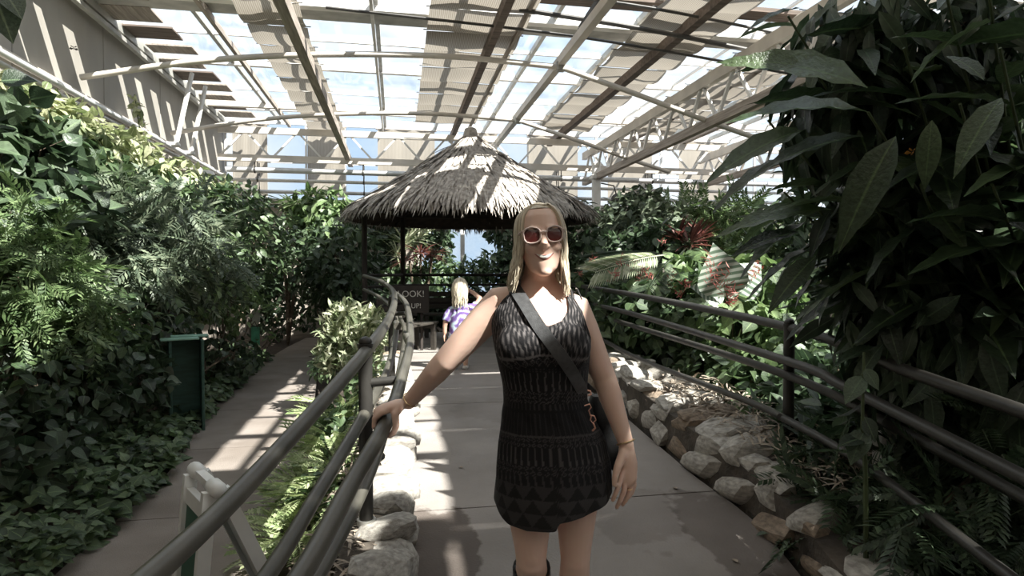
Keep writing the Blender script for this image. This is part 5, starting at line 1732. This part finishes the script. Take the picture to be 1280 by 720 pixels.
# image-right arm, hanging
shL = L(719, 386, .03); elL = L(756, 474, .02); wrL = L(783, 556, -.03)
b.tube([L(700, 377, .03), shL, shL.lerp(elL, .3), shL.lerp(elL, .7), elL, elL.lerp(wrL, .25), elL.lerp(wrL, .6), wrL], [.042, .052, .049, .043, .039, .039, .032, .0245], 20, round_ends=True)
hd = L(784, 578, -.04)
b.tube([wrL, hd, L(784, 596, -.045)], [.024, .034, .033], 16, round_ends=True, squash=.55, upv=Vector((0, 1, 0)))
for (pp, rr_) in ((((776, 596, -.062), (773, 608, -.074), (769, 618, -.072), (766, 625, -.064)), (.0098, .0092, .0085, .0075)),
                  (((781, 599, -.05), (780, 614, -.058), (775, 626, -.056), (771, 634, -.046)), (.0102, .0096, .0088, .0078)),
                  (((787, 599, -.038), (787, 613, -.042), (783, 624, -.040), (778, 631, -.032)), (.0098, .0092, .0084, .0074)),
                  (((792, 596, -.028), (793, 607, -.030), (790, 616, -.028), (786, 622, -.022)), (.0088, .0082, .0076, .0068))):
    b.tube([hd] + [L(*q) for q in pp], (rr_[0],) + rr_, 10, round_ends=True)
b.tube([wrL.lerp(hd, .35) + Vector((-.012, -.01, 0)), L(772, 584, -.075), L(769, 596, -.085), L(768, 606, -.086)], [.016, .0135, .0108, .0085], 10, round_ends=True)
# image-left arm, reaching to the rail
hw = Vector(min(HAND_RAIL, key=lambda q: (q - pt(483, 527, 2.2)).length))
i_ = HAND_RAIL.index(min(HAND_RAIL, key=lambda q: (q - pt(483, 527, 2.2)).length))
RZ = Matrix.Rotation(YAW, 3, 'Z')
to_loc = lambda w: RZ @ (Vector(w) - Vector((wxy.x, wxy.y, 0)))
HC = to_loc(HAND_RAIL[i_]); HA = (RZ @ (HAND_RAIL[i_ + 2] - HAND_RAIL[i_ - 2])).normalized()
HR = HA.cross(Vector((0, 0, 1))).normalized(); HU = HR.cross(HA).normalized()
if HR.x < 0: HR = -HR
hp = lambda a, ang, r: HC + HA * a + (HR * math.cos(math.radians(ang)) + HU * math.sin(math.radians(ang))) * r
shR = L(626, 378, .02); elR = L(557, 452, .05)
wrR = hp(-.004, 42, .108)
b.tube([L(648, 372, .02), shR, shR.lerp(elR, .3), shR.lerp(elR, .7), elR, elR.lerp(wrR, .25), elR.lerp(wrR, .6), wrR], [.042, .057, .054, .048, .042, .041, .033, .0255], 20, round_ends=True)
kn_ = [hp(a, 100 + 4 * i, .046) for i, a in enumerate((-.030, -.010, .010, .029))]
palm = (kn_[1] + kn_[2]) / 2
b.tube([wrR, wrR.lerp(palm, .5) + HU * .004, palm], [.0255, .034, .036], 16, round_ends=True, squash=.5, upv=HU)
for i, a in enumerate((-.032, -.011, .010, .030)):
    sc = (1, 1.06, 1.0, .86)[i]
    b.tube([wrR.lerp(kn_[i], .55), kn_[i], hp(a, 100 + 46 * sc, .043), hp(a, 100 + 92 * sc, .038), hp(a, 100 + 140 * sc, .036)], [.0125, .0118, .0102, .0095, .0082], 10, round_ends=True)
b.tube([wrR.lerp(palm, .25) - HA * .012, hp(-.040, 48, .056), hp(-.052, 5, .043), hp(-.055, -35, .038), hp(-.056, -58, .037)], [.016, .0150, .0128, .0112, .0092], 10, round_ends=True)
# head
HT = Matrix.Translation(L(676, 303, -.02)) @ Matrix.Rotation(math.radians(-4), 4, 'Y') @ Matrix.Rotation(math.radians(3), 4, 'Z') @ Matrix.Rotation(math.radians(-3), 4, 'X')
hh = lambda x, y, z: HT @ Vector((x, y, z))
HEAD = Prof([(-.112, 0, -.045, .014, .018), (-.104, 0, -.042, .025, .032), (-.09, 0, -.030, .042, .053), (-.07, 0, -.018, .054, .069), (-.045, 0, -.006, .0635, .083), (-.015, 0, .002, .068, .092),
             (.02, 0, .008, .071, .097), (.05, 0, .012, .072, .096), (.08, 0, .014, .066, .088), (.10, 0, .014, .054, .071), (.115, 0, .014, .035, .047), (.122, 0, .014, .012, .016)])
b.loft([[HT @ HEAD.point(2 * math.pi * k / 28, z, 0, 2.1) for k in range(28)] for z in (-.112, -.104, -.09, -.07, -.045, -.015, .02, .05, .08, .10, .115, .122)])
b.tube([hh(0, .01, -.05), Vector((.008, .02, 1.40)), Vector((.006, .024, 1.36))], [.050, .049, .056], 20)
b.tube([hh(0, -.090, .022), hh(0, -.098, .0), hh(0, -.112, -.016), hh(0, -.098, -.024)], [.009, .011, .0125, .010], 12, round_ends=True)
for s in (-1, 1):
    b.ellipsoid(hh(s * .011, -.094, -.02), (.009, .009, .008), 10, 8)
    b.ellipsoid(hh(s * .036, -.066, -.022), (.024, .022, .020), 12, 8)
    b.ellipsoid(hh(s * .03, -.082, .036), (.024, .012, .009), 12, 8)
    b.ellipsoid(hh(s * .072, .012, -.004), (.010, .018, .030), 10, 8)
b.ellipsoid(hh(0, -.066, -.098), (.022, .018, .016), 12, 8)
BODY = remesh(b, 'body', M['skin'], .0042, 5, WOM)
bm_ = bmesh.new(); bm_.from_mesh(BODY.data); BVH = BVHTree.FromBMesh(bm_)


def onbody(p, off, lift=None):
    loc, nrm, idx, dist = BVH.find_nearest(p)
    return loc + nrm * off


# mouth
def patch(name, uv, zf, m, thick=.004, parent=WOM):
    """Small raised patch on the face from an outline in head x,z."""
    mb = MB(); n = len(uv)
    f = []; 
    for x, z in uv:
        o_ = hh(x, -.2, z); d_ = (HT.to_3x3() @ Vector((0, 1, 0))).normalized()
        loc, nrm, i, ds = BVH.ray_cast(o_, d_)
        f.append((loc if loc else hh(x, -.09, z)) - d_ * zf)
    c = sum(f, Vector()) / n - (HT.to_3x3() @ Vector((0, 1, 0))) * thick
    inner = [p.lerp(c, .5) - (HT.to_3x3() @ Vector((0, 1, 0))) * thick * .7 for p in f]
    mb.loft([f, inner, [p.lerp(c, .95) for p in inner]])
    return mb.build(name, m, parent, smooth=True)


def mouth_outline(w, up, dn, z0, curve, n=12):
    top = [(w * t, z0 + curve * t * t + up * (1 - t * t)) for t in np.linspace(-1, 1, n)]
    bot = [(w * t, z0 + curve * t * t - dn * (1 - t * t)) for t in np.linspace(1, -1, n)][1:-1]
    return top + bot


# parts below are modelled in the woman's local frame, so they take her own transform
def local_build(mb, name, m, parent=WOM, smooth=True):
    me = mb.mesh(name, m, smooth)
    if smooth: smooth_by_angle(me)
    o = bpy.data.objects.new(name, me); COL.objects.link(o); o.parent = parent
    return o


_patch_build = MB.build
def patch_local(*a, **k):
    mb_parent = k.get('parent', WOM)
    return patch(*a, **k)


MB.build_local = lambda self, name, m, parent=None, smooth=False: local_build(self, name, m, parent or WOM, smooth)
MB_build_saved = MB.build
MB.build = MB.build_local
patch('lips', mouth_outline(.0315, .0040, .0140, -.051, .009), .0005, M['lip'], .004)
patch('teeth', mouth_outline(.0265, .0008, .0085, -.0505, .0075), .0042, M['teeth'], .0025)
MB.build = MB_build_saved
for s in (-1, 1):
    e = MB(); e.ellipsoid(hh(s * .031, -.079, .018), (.012, .010, .009), 12, 8); local_build(e, 'eye', M['eye'])
# sunglasses
sg = bpy.data.objects.new('sunglasses', None); COL.objects.link(sg); sg.parent = WOM
def lens_outline(s, k=1.0, n=28):
    out = []
    for i in range(n):
        a = 2 * math.pi * i / n
        c, sn = math.cos(a), math.sin(a)
        x = .0290 * k * math.copysign(abs(c) ** .8, c); z = .0268 * k * math.copysign(abs(sn) ** .78, sn)
        if sn > 0 and c > 0: x *= 1.08; z *= 1.06               # upswept outer corner
        out.append((s * (.0348 + x), .014 + z, -.102 + .018 * abs(.0348 + x) / .06))
    return out
for s in (-1, 1):
    ol = lens_outline(s); il = lens_outline(s, .80)
    e = MB(); e.loft([[hh(x, y - .003, z) for x, z, y in ol], [hh(x, y - .006, z) for x, z, y in lens_outline(s, .9)], [hh(x, y - .003, z) for x, z, y in il], [hh(x, y + .003, z) for x, z, y in il], [hh(x, y + .003, z) for x, z, y in ol], [hh(x, y - .003, z) for x, z, y in ol]], cap=False)
    local_build(e, 'lens_frame', M['frame_pink'], sg)
    e = MB(); e.loft([[hh(x, y + .0015, z) for x, z, y in il], [hh(x, y - .0015, z) for x, z, y in lens_outline(s, .5)], [hh(s * .0348, -.0935, .014)] * 28], cap=True)
    local_build(e, 'lens', M['lens'], sg)
    e = MB(); e.tube([hh(s * .064, -.084, .030), hh(s * .073, -.05, .026), hh(s * .077, .02, .022)], .0032, 8, round_ends=True); local_build(e, 'temple_arm', M['frame_pink'], sg)
e = MB(); e.tube([hh(-.010, -.104, .022), hh(0, -.107, .024), hh(.010, -.104, .022)], .0032, 8, round_ends=True); local_build(e, 'bridge', M['frame_pink'], sg)

# hair: a close cap plus locks that part right of centre, sweep aside and fall to the shoulders
def skull(phi, t, off):
    """phi round the head (0 = face), t from the parting (0) down to the ear line (1)."""
    e = t * math.radians(100)
    d = Vector((math.sin(phi), -math.cos(phi), 0))
    return Vector((0, .012, .02)) + Vector((d.x * (.0695 + off) * math.sin(e), d.y * (.096 + off) * math.sin(e), (.104 + off) * math.cos(e)))


HX = HT
hair = bpy.data.objects.new('hair', None); COL.objects.link(hair); hair.parent = WOM
cap = MB(); nphi = 40
rows = []
for t in np.linspace(.02, 1.12, 12):
    row = []
    for k in range(nphi):
        phi = 2 * math.pi * k / nphi
        f = abs((phi + math.pi) % (2 * math.pi) - math.pi)
        lim = .40 + .72 * min(1, max(0, (f - .80) / .60)) ** 1.0      # high over the forehead, low behind
        row.append(HX @ skull(phi, min(t, lim * t / 1.12 if lim < 1.12 else t), .007))
    rows.append(row)
cap.loft(rows, cap=False); cap.f.append(tuple(range(nphi - 1, -1, -1)))
local_build(cap, 'hair_cap', M['hair'], hair)
hr = random.Random(4)
locks = MB()
for k in range(420):
    side = 1 if k % 2 else -1
    f = hr.uniform(.88, math.pi) if hr.random() < .72 else hr.uniform(.88, 1.4)      # angle from the face
    phi = side * f
    off = .005 + .011 * hr.random()
    p0 = .14
    ax0 = (.10 - .10 * min(1, f / 2.2))
    pts = []
    start = Vector((.016, -.078 + .13 * min(1, f / 2.6) + hr.uniform(-.01, .01), .112 - .02 * max(0, 1 - f / 1.2)))   # along the parting
    for t in (0.0, .22, .45, .7, .92):
        q = skull(phi, .12 + .9 * t, off)
        w = min(1, t / .4)
        base = Vector((start.x, start.y, start.z + off * .5))
        if t == 0: q = base
        else: q = base.lerp(q, .25 + .75 * w) if t < .4 else q
        if f < 1.3 and t > .0 and t < .6:                                    # swept fringe stays off the forehead
            q.z = max(q.z, .058 + .03 * (1 - f / 1.3))
        pts.append(HX @ q)
    last = pts[-1]
    bot = 1.372 + hr.uniform(-.018, .02) - (.012 if side > 0 else 0)
    flare = .026 if side < 0 else .012
    cx = HT.translation.x
    dxy = Vector((last.x - cx, last.y - HT.translation.y, 0))
    for j, t in enumerate((.25, .5, .75, 1.0)):
        z = last.z + (bot - last.z) * t
        o_ = Vector((last.x + (1 if last.x > cx else -1) * flare * (t ** 1.6) + .004 * math.sin(9 * t + k), last.y + .004 * math.sin(7 * t + 2 * k) + (-.012 if dxy.y < 0 else .0) * t * .3, z))
        pts.append(o_)
    if f > 2.2:
        pts = [Vector((p.x, p.y + .01, p.z)) for p in pts]
    r = hr.uniform(.0032, .0058)
    q = smooth_path(pts, 3)
    locks.tube(q, [r * (.8 if i < 3 else 1.0) * (1 - .72 * max(0, (i / (len(q) - 1) - .72) / .28)) for i in range(len(q))], 5, squash=.6)
local_build(locks, 'hair_locks', M['hair'], hair)['kind'] = 'stuff'

# romper: pattern knitted in bands, colour kept per point of the cloth
M['romper'] = attr_mat('black_patterned_knit', .85, .35)
tb = MB()
tb.loft([[TOR.point(2 * math.pi * k / 32, z) for k in range(32)] for z in np.linspace(.66, 1.46, 40)])
for s in (-1, 1):
    tb.ellipsoid((.016 + s * .070, -.082, 1.185), (.072, .052, .070))
TO_ = remesh(tb, 'torso_form', M['skin'], .006, 5, WOM)
bt_ = bmesh.new(); bt_.from_mesh(TO_.data); TBVH = BVHTree.FromBMesh(bt_)
_tm = TO_.data; bpy.data.objects.remove(TO_); bpy.data.meshes.remove(_tm)
NT, NZ = 300, 190
HEMX = [(-.14, .672), (-.11, .655), (-.075, .630), (-.03, .618), (.052, .626), (.060, .650), (.13, .660), (.20, .690), (.24, .70)]
def hem_z(th):
    x = .052 + .175 * math.copysign(abs(math.cos(th)) ** (2 / 2.2), math.cos(th)); fr = -math.sin(th)
    return float(np.interp(x, [q[0] for q in HEMX], [q[1] for q in HEMX])) if fr > -.2 else .665
TOPX = [(-.20, 1.245), (-.150, 1.250), (-.138, 1.285), (-.115, 1.345), (-.10, 1.362), (-.080, 1.362), (-.066, 1.335), (-.045, 1.295), (-.015, 1.264), (.03, 1.252), (.07, 1.268), (.095, 1.300), (.108, 1.335), (.116, 1.347), (.128, 1.347), (.136, 1.31), (.150, 1.25), (.165, 1.21), (.21, 1.21)]
def top_z(th):
    x, fr = math.cos(th), -math.sin(th)
    xx = .010 + .158 * math.copysign(abs(x) ** (2 / 2.2), x)
    z = float(np.interp(xx, [a for a, _ in TOPX], [b_ for _, b_ in TOPX]))
    if fr < 0: z = max(z, 1.29 if abs(x) < .75 else z)
    return z
V = []; C = []
TRI = np.abs
def cloth_colour(s, z, th):
    """Grey-white knit marks on black: s runs round the body, z is height."""
    blk = np.array((.010, .0095, .011)); wht = np.array((.17, .155, .155)) * (1.0 if z > 1.15 else .62); gry = np.array((.036, .034, .035))  # marks below the chest dimmed, the shade there put into the colour
    a = 0.0
    def stripes(period, w, wob=0): return 1.0 if ((s + wob * math.sin(z * 90)) / period) % 1 < w else 0.0
    if z > 1.165: a = .85 * stripes(.0125, .40, .003) * (.55 + .45 * math.sin(z * 170 + 8 * math.sin(s * 40)))
    elif z > 1.158: a = .85
    elif z > 1.125:
        u = (s / .022) % 1 - .5; v = (z - 1.1415) / .0165; a = .6 if abs(abs(u) * 2 + abs(v) - .8) < .16 else (.5 if abs(u) < .08 and abs(v) < .15 else 0)
    elif z > 1.105: a = .35 * (1 if (s / .011) % 1 < .35 and (z / .009) % 1 < .4 else 0)
    elif z > 1.045:
        v = (z - 1.045) / .06; a = .75 * stripes(.022, .16 + .12 * (v < .35), .0015)
    elif z > 1.005:
        u = (s / .018) % 1 - .5; v = ((z - 1.005) / .0133) % 1 - .5; a = .65 if abs(abs(u) + abs(v) - .38) < .09 else 0
    elif z > .975: a = .3 * stripes(.016, .3) * (1 if z > .985 else 0)
    elif z > .905: a = .16 * stripes(.016, .22)
    elif z > .899: a = .55
    elif z > .868:
        u = (s / .016) % 1 - .5; v = ((z - .868) / .0155) % 1 - .5; a = .5 if abs(abs(u) + abs(v) - .36) < .1 else 0
    elif z > .815:
        v = (z - .815) / .053; a = .6 * stripes(.02, .2 + .15 * (v < .3))
    elif z > .785:
        u = (s / .018) % 1 - .5; v = ((z - .785) / .015) % 1 - .5; a = .45 if abs(abs(u) + abs(v) - .36) < .1 else 0
    elif z > .755: a = .35 * stripes(.02, .25, .002)
    elif z > .632:
        h = .041; row = int((z - .632) / h); v = ((z - .632) / h) % 1; u = (s / .052 + (.5 if row % 2 else 0)) % 1
        tri = abs(u - .5) * 2 < (1 - v)
        return gry * (.45 if tri else 1.15) if row < 2 else gry * (1.0 if abs(u - .5) * 2 < v else .35)
    else: return gry * .9
    return blk * (1 - a) + wht * a
for j in range(NZ):
    f = j / (NZ - 1)
    for k in range(NT):
        th = 2 * math.pi * k / NT
        z0, z1 = hem_z(th), top_z(th)
        z = z0 + (z1 - z0) * f
        off = .010 + .004 * math.sin(9 * th + 2) * max(0, 1 - abs(z - .8) / .2) + (.012 * max(0, (.78 - z) / .15) * (1 + .5 * math.sin(7 * th)))
        off += .006 * math.exp(-((z - .96) / .035) ** 2) * math.sin(13 * th + 40 * z) * .5
        p = TOR.point(th, z, off)
        fr = -math.sin(th)
        if z > .95:
            w = min(1, (z - .95) / .1)
            lo_, no_, i0_, d0_ = TBVH.find_nearest(p); q = lo_ + no_ * .007
            if (q - p).length < .07: p = p.lerp(q, w)
        V.append(p); C.append((*cloth_colour(th * .155, z, th), 1))
F = []
for j in range(NZ - 1):
    for k in range(NT):
        F.append((j * NT + k, j * NT + (k + 1) % NT, (j + 1) * NT + (k + 1) % NT, (j + 1) * NT + k))
e = MB(); e.add(V, F)
rom = local_build(e, 'romper', M['romper'])
ca = rom.data.color_attributes.new('Col', 'FLOAT_COLOR', 'POINT')
ca.data.foreach_set('color', np.array(C, np.float32).ravel())
so = rom.modifiers.new('cloth', 'SOLIDIFY'); so.thickness = .003; so.offset = 1
ws = rom.modifiers.new('relax', 'SMOOTH'); ws.iterations = 3
M['knit_plain'] = mat('black_knit_strap', (.03, .028, .03), .85, .4, 90)
def ribbon(pts, w, th, name, m, parent=WOM, off=.01, wide=None):
    q = smooth_path(pts, 8); q = [onbody(p, off) for p in q]
    for _ in range(2):
        q = [q[0]] + [(q[i - 1] + q[i] * 2 + q[i + 1]) / 4 for i in range(1, len(q) - 1)] + [q[-1]]
    mb = MB(); R = []
    for i, p in enumerate(q):
        d = (q[min(i + 1, len(q) - 1)] - q[max(i - 1, 0)]).normalized()
        loc, nrm, ix, ds = BVH.find_nearest(p)
        nrm = (nrm - d * nrm.dot(d)).normalized(); s = d.cross(nrm)
        R.append([p - s * w / 2, p + s * w / 2, p + s * w / 2 + nrm * th, p - s * w / 2 + nrm * th])
    mb.loft(R)
    return local_build(mb, name, m, parent)
ribbon([Vector((-.092, -.07, 1.345)), Vector((-.085, -.03, 1.372)), Vector((-.075, .03, 1.375)), Vector((-.07, .085, 1.30))], .024, .003, 'shoulder_strap', M['knit_plain'], off=.006)
ribbon([Vector((.122, -.07, 1.335)), Vector((.118, -.03, 1.36)), Vector((.10, .03, 1.365)), Vector((.09, .085, 1.30))], .010, .003, 'shoulder_strap', M['knit_plain'], off=.006)
e = MB()
for dx in (-1, 1):
    e.tube([L(718, 366, -.02), L(718 + dx * 4, 362, -.035), L(718 + dx * 6 + 3, 374, -.045)], .0025, 6, round_ends=True)
local_build(e, 'strap_bow', M['knit_plain'])
# crossbody bag
bag = bpy.data.objects.new('crossbody_bag', None); COL.objects.link(bag); bag.parent = WOM
e = MB()
rings = []
for f, w, d_ in ((0, .10, .03), (.08, .125, .045), (.5, .13, .055), (.92, .115, .045), (1.0, .09, .028)):
    c0 = L(757, 494, .13).lerp(L(774, 590, .14), f)
    rings.append([c0 + Vector((w * .5 * math.copysign(abs(math.cos(a)) ** .5, math.cos(a)), d_ * math.copysign(abs(math.sin(a)) ** .6, math.sin(a)), -.035 * math.cos(a) * (f - .0))) for a in np.linspace(0, 2 * math.pi, 24, endpoint=False)])
e.loft(rings); local_build(e, 'pouch', M['black_bag'], bag)
front = [L(642, 358, -.03), L(655, 378, -.09), L(675, 410, -.12), L(698, 440, -.12), L(718, 470, -.12), L(734, 500, -.10)]
st_ = []
q = smooth_path(front, 8)
mb = MB(); R = []
for i, p in enumerate(q):
    o_ = p + Vector((0, -.2, 0)); loc, nrm, ix, ds = BVH.ray_cast(o_, Vector((0, 1, 0)))
    st_.append((loc if loc is not None else p) + Vector((0, -.018, 0)))
for _ in range(4):
    st_ = [st_[0]] + [(st_[i - 1] + st_[i] * 2 + st_[i + 1]) / 4 for i in range(1, len(st_) - 1)] + [st_[-1]]
for i, p in enumerate(st_):
    d = (st_[min(i + 1, len(st_) - 1)] - st_[max(i - 1, 0)]).normalized()
    loc, nrm, ix, ds = BVH.find_nearest(p)
    nrm = Vector((nrm.x * .5, min(nrm.y, -.5), nrm.z * .5)); nrm = (nrm - d * nrm.dot(d)).normalized(); s = d.cross(nrm)
    w = .040
    R.append([p - s * w / 2, p + s * w / 2, p + s * w / 2 + nrm * .004, p - s * w / 2 + nrm * .004])
mb.loft(R); local_build(mb, 'strap', M['black_strap'], bag)
ribbon([L(643, 358, -.03), Vector((-.072, .0, 1.385)), Vector((-.05, .08, 1.34)), Vector((.04, .12, 1.2)), Vector((.13, .10, 1.08)), Vector((.18, .03, 1.02))], .04, .004, 'back_strap', M['black_strap'], bag, off=.014)
e = MB()
def chain(P, r=.0022):
    e.tube([L(*p) for p in P], r, 6, round_ends=True)
chain([(735, 488, -.10), (738, 489, -.10), (739, 493, -.10), (736, 494, -.10)], .003)
chain([(731, 507, -.105), (737, 505, -.105), (739, 509, -.105), (736, 513, -.105), (738, 519, -.105)])
chain([(738, 519, -.105), (743, 520, -.105), (745, 525, -.105), (741, 529, -.105), (738, 525, -.105), (739, 520, -.105)])
chain([(742, 530, -.105), (744, 535, -.105), (741, 538, -.105)], .0034)
local_build(e, 'key_clip', M['rose_gold'], bag)['label'] = 'rose gold clip and rings'
# bracelets
def bracelet(a, c, r, name, m, th=.0022):
    ax_ = (c - a).normalized(); s1 = ax_.orthogonal().normalized(); s2 = ax_.cross(s1); mid = a
    ps_ = [mid + (s1 * math.cos(t) + s2 * math.sin(t)) * r for t in np.linspace(0, 2 * math.pi, 25)]
    e = MB(); e.tube(ps_, th, 6); local_build(e, name, m)
bracelet(wrR.lerp(elR, .06), elR, .0295, 'bracelet', M['gold'])
bracelet(wrL.lerp(elL, .04), elL, .029, 'bracelet', M['gold'], .0028)
e = MB()
qq = L(786, 611, -.045); e.tube([qq + Vector((.0115 * math.cos(t), .0115 * math.sin(t), 0)) for t in np.linspace(0, 2 * math.pi, 17)], .0016, 5); local_build(e, 'ring', M['gold'])
# boots
for kn, an, ztop, nm in ((kneeR, ankR, .44, 'boot'), (kneeL, ankL, .36, 'boot')):
    e = MB()
    f0 = (kn.z - ztop) / (kn.z - an.z)
    q = [kn.lerp(an, f) + Vector((0, .012, 0)) for f in (f0, f0 + .25, .75, .95)]
    e.tube(q + [an + Vector((0, 0, -.03))], [.063, .064, .052, .046, .046], 18)
    e.tube([an + Vector((0, .02, -.045)), an + Vector((0, -.06, -.05)), an + Vector((0, -.17, -.062))], [.046, .044, .032], 14, round_ends=True, squash=.8)
    e.box(an + Vector((0, -.07, -.105 + .005)), (.08, .27, .025), bev=.006)
    bo = local_build(e, nm, M['boot'])
e = MB()
tz = kneeR.lerp(ankR, .20)
e.tube([tz + Vector((.0525 * math.cos(t), .012 + .0525 * math.sin(t), .012 * math.cos(t) * -1)) for t in np.linspace(0, 2 * math.pi, 25)], .0075, 8)
local_build(e, 'boot_cuff', M['boot'])

# ------------------------------------------------------------------ child
CD = 8.0
cxy = cam_xy((575 - 640) * CD / FPX, CD)
CH = thing('person', (cxy.x, cxy.y, 0), 'blonde child seen from behind in a purple tie-dye shirt', 'person', rz=-YAW)
def K(u, v, dy=0.0):
    d = CD + dy; w = pt(u, v, d) - Vector((cxy.x, cxy.y, 0))
    return Vector((w.x * math.cos(YAW) - w.y * math.sin(YAW), w.x * math.sin(YAW) + w.y * math.cos(YAW), w.z))
zc = floor_z(cxy.y)
b = MB()
tor = [(K(575, 378), .05, .045), (K(575, 384), .10, .06), (K(575, 392), .125, .07), (K(575, 404), .118, .075), (K(575, 416), .12, .078), (K(575, 424), .125, .08)]
b.loft([ering(c.x, c.y, c.z, rx, ry, 20) for c, rx, ry in reversed(tor)])
hc = K(575, 360)
b.ellipsoid(hc, (.085, .098, .115)); b.tube([hc, K(575, 380)], [.045, .05], 12)
b.ellipsoid(hc + Vector((0, .095, -.01)), (.014, .018, .016), 8, 6)
for u0, u1, dy in ((568, 566, .0), (581, 582, -.05)):
    h_, k_, a_ = K(u0, 422), K(u0, 442, -.01), K(u1, 458, .02); a_.z = zc + .06
    b.tube([h_, h_.lerp(k_, .6), k_, k_.lerp(a_, .4), a_], [.07, .06, .045, .046, .03], 12, round_ends=True)
    b.tube([a_ + Vector((0, -.02, -.03)), a_ + Vector((0, .12, -.04))], [.028, .024], 10, round_ends=True)
b.tube([K(564, 388), K(558, 400), K(556, 408), K(556, 416)], [.045, .038, .03, .026], 12, round_ends=True)
b.tube([K(556, 416), K(555, 422)], [.024, .022], 10, round_ends=True, squash=.6)
for i in range(4):
    b.tube([K(555 + .1 * i, 421, .02 * i - .03), K(555.5 + .2 * i, 427, .02 * i - .03)], [.0095, .007], 8, round_ends=True)
b.tube([K(556, 419, .03), K(558, 424, .045)], [.01, .008], 8, round_ends=True)
b.tube([K(586, 387), K(594, 384, .04), K(600, 373, .08)], [.045, .04, .032], 12, round_ends=True)
b.tube([K(600, 373, .08), K(592, 366, .10), K(585, 362, .10)], [.032, .028, .023], 12, round_ends=True)
for i in range(4):
    b.tube([K(586, 363, .10), K(582, 360 + 1.2 * i, .09), K(579, 359 + 1.2 * i, .06)], [.012, .0095, .008], 8, round_ends=True)
b.tube([K(587, 363, .10), K(585, 366, .07)], [.012, .009], 8, round_ends=True)
KB = remesh(b, 'body', M['skin_child'], .0085, 4, CH)
def tie_dye():
    m, nt, N, L_, bs = new_mat('purple_tie_dye')
    tc = N.new('ShaderNodeTexCoord'); mp = N.new('ShaderNodeMapping'); mp.inputs['Location'].default_value = (-K(580, 408).x, 0, -K(580, 408).z)
    L_.new(tc.outputs['Object'], mp.inputs['Vector'])
    w = N.new('ShaderNodeTexWave'); w.wave_type = 'RINGS'; w.rings_direction = 'Y'; w.inputs['Scale'].default_value = 4.0; w.inputs['Distortion'].default_value = 7; w.inputs['Detail'].default_value = 3; w.inputs['Detail Scale'].default_value = 2.0
    L_.new(mp.outputs['Vector'], w.inputs['Vector'])
    cr = N.new('ShaderNodeValToRGB'); el = cr.color_ramp.elements
    el[0].color = (.13, .075, .25, 1); el[1].position = 1.0; el[1].color = (.55, .72, .80, 1)
    k1 = el.new(.45); k1.color = (.22, .14, .38, 1); k2 = el.new(.75); k2.color = (.40, .37, .55, 1)
    L_.new(w.outputs['Fac'], cr.inputs['Fac']); L_.new(cr.outputs['Color'], bs.inputs['Base Color']); bs.inputs['Roughness'].default_value = .9
    return m
b = MB()
sh = [(K(575, 379), .062, .055), (K(575, 383), .115, .07), (K(575, 391), .138, .084), (K(575, 404), .132, .09), (K(575, 416), .138, .095), (K(575, 426), .148, .10)]
b.loft([ering(c.x, c.y, c.z, rx, ry, 28) for c, rx, ry in reversed(sh)])
b.tube([K(566, 386), K(560, 394), K(557.5, 401)], [.058, .058, .056], 14)
b.tube([K(585, 385), K(592, 384.5, .03), K(596.5, 380, .06)], [.058, .056, .054], 14)
SHIRT = remesh(b, 'tie_dye_shirt', tie_dye(), .010, 3, CH)
b = MB()
for u0, u1 in ((568, 567), (581, 582)):
    b.tube([K(u0, 420), K(u1, 436)], [.078, .07], 14)
local_build(b, 'shorts', mat('pale_shorts', (.45, .5, .55), .85, .3, 20), CH)
b = MB(); hr = random.Random(9)
for k in range(240):
    phi = hr.uniform(-math.pi, math.pi)
    back = abs(phi) > .9
    off = .006 + .014 * hr.random()
    f = lambda t: hc + Vector((math.sin(phi) * (.085 + off) * math.sin(t), math.cos(phi) * (.098 + off) * math.sin(t) * 1.0, (.115 + off) * math.cos(t)))
    if math.cos(phi) > .55: continue                     # face side stays open
    pts = [f(.08), f(.6), f(1.1), f(1.6)]
    l = pts[-1]; L_ = hr.uniform(.10, .26) * (1 if math.cos(phi) < 0 else .7)
    for t in (.35, .7, 1.0):
        pts.append(Vector((l.x * (1 - .12 * t) + .010 * math.sin(6 * t + k), l.y - .015 * t, l.z - L_ * t)))
    r = hr.uniform(.006, .010)
    b.tube(pts, [r, r, r, r, r, r * .8, r * .3], 5, squash=.6)
local_build(b, 'hair', M['hair'], CH)['kind'] = 'stuff'
b = MB(); b.ellipsoid(hc + Vector((0, -.012, .012)), (.092, .100, .114), 20, 12); local_build(b, 'hair_cap', M['hair'], CH)
b = MB()
for u1 in (566, 582):
    a_ = K(u1, 458, .02); b.box(Vector((a_.x, a_.y + .04, zc + .026)), (.07, .19, .05), bev=.015)
    local_build(b, 'shoe', mat('pale_shoe', (.5, .48, .46), .7, .2, 20), CH); b = MB()
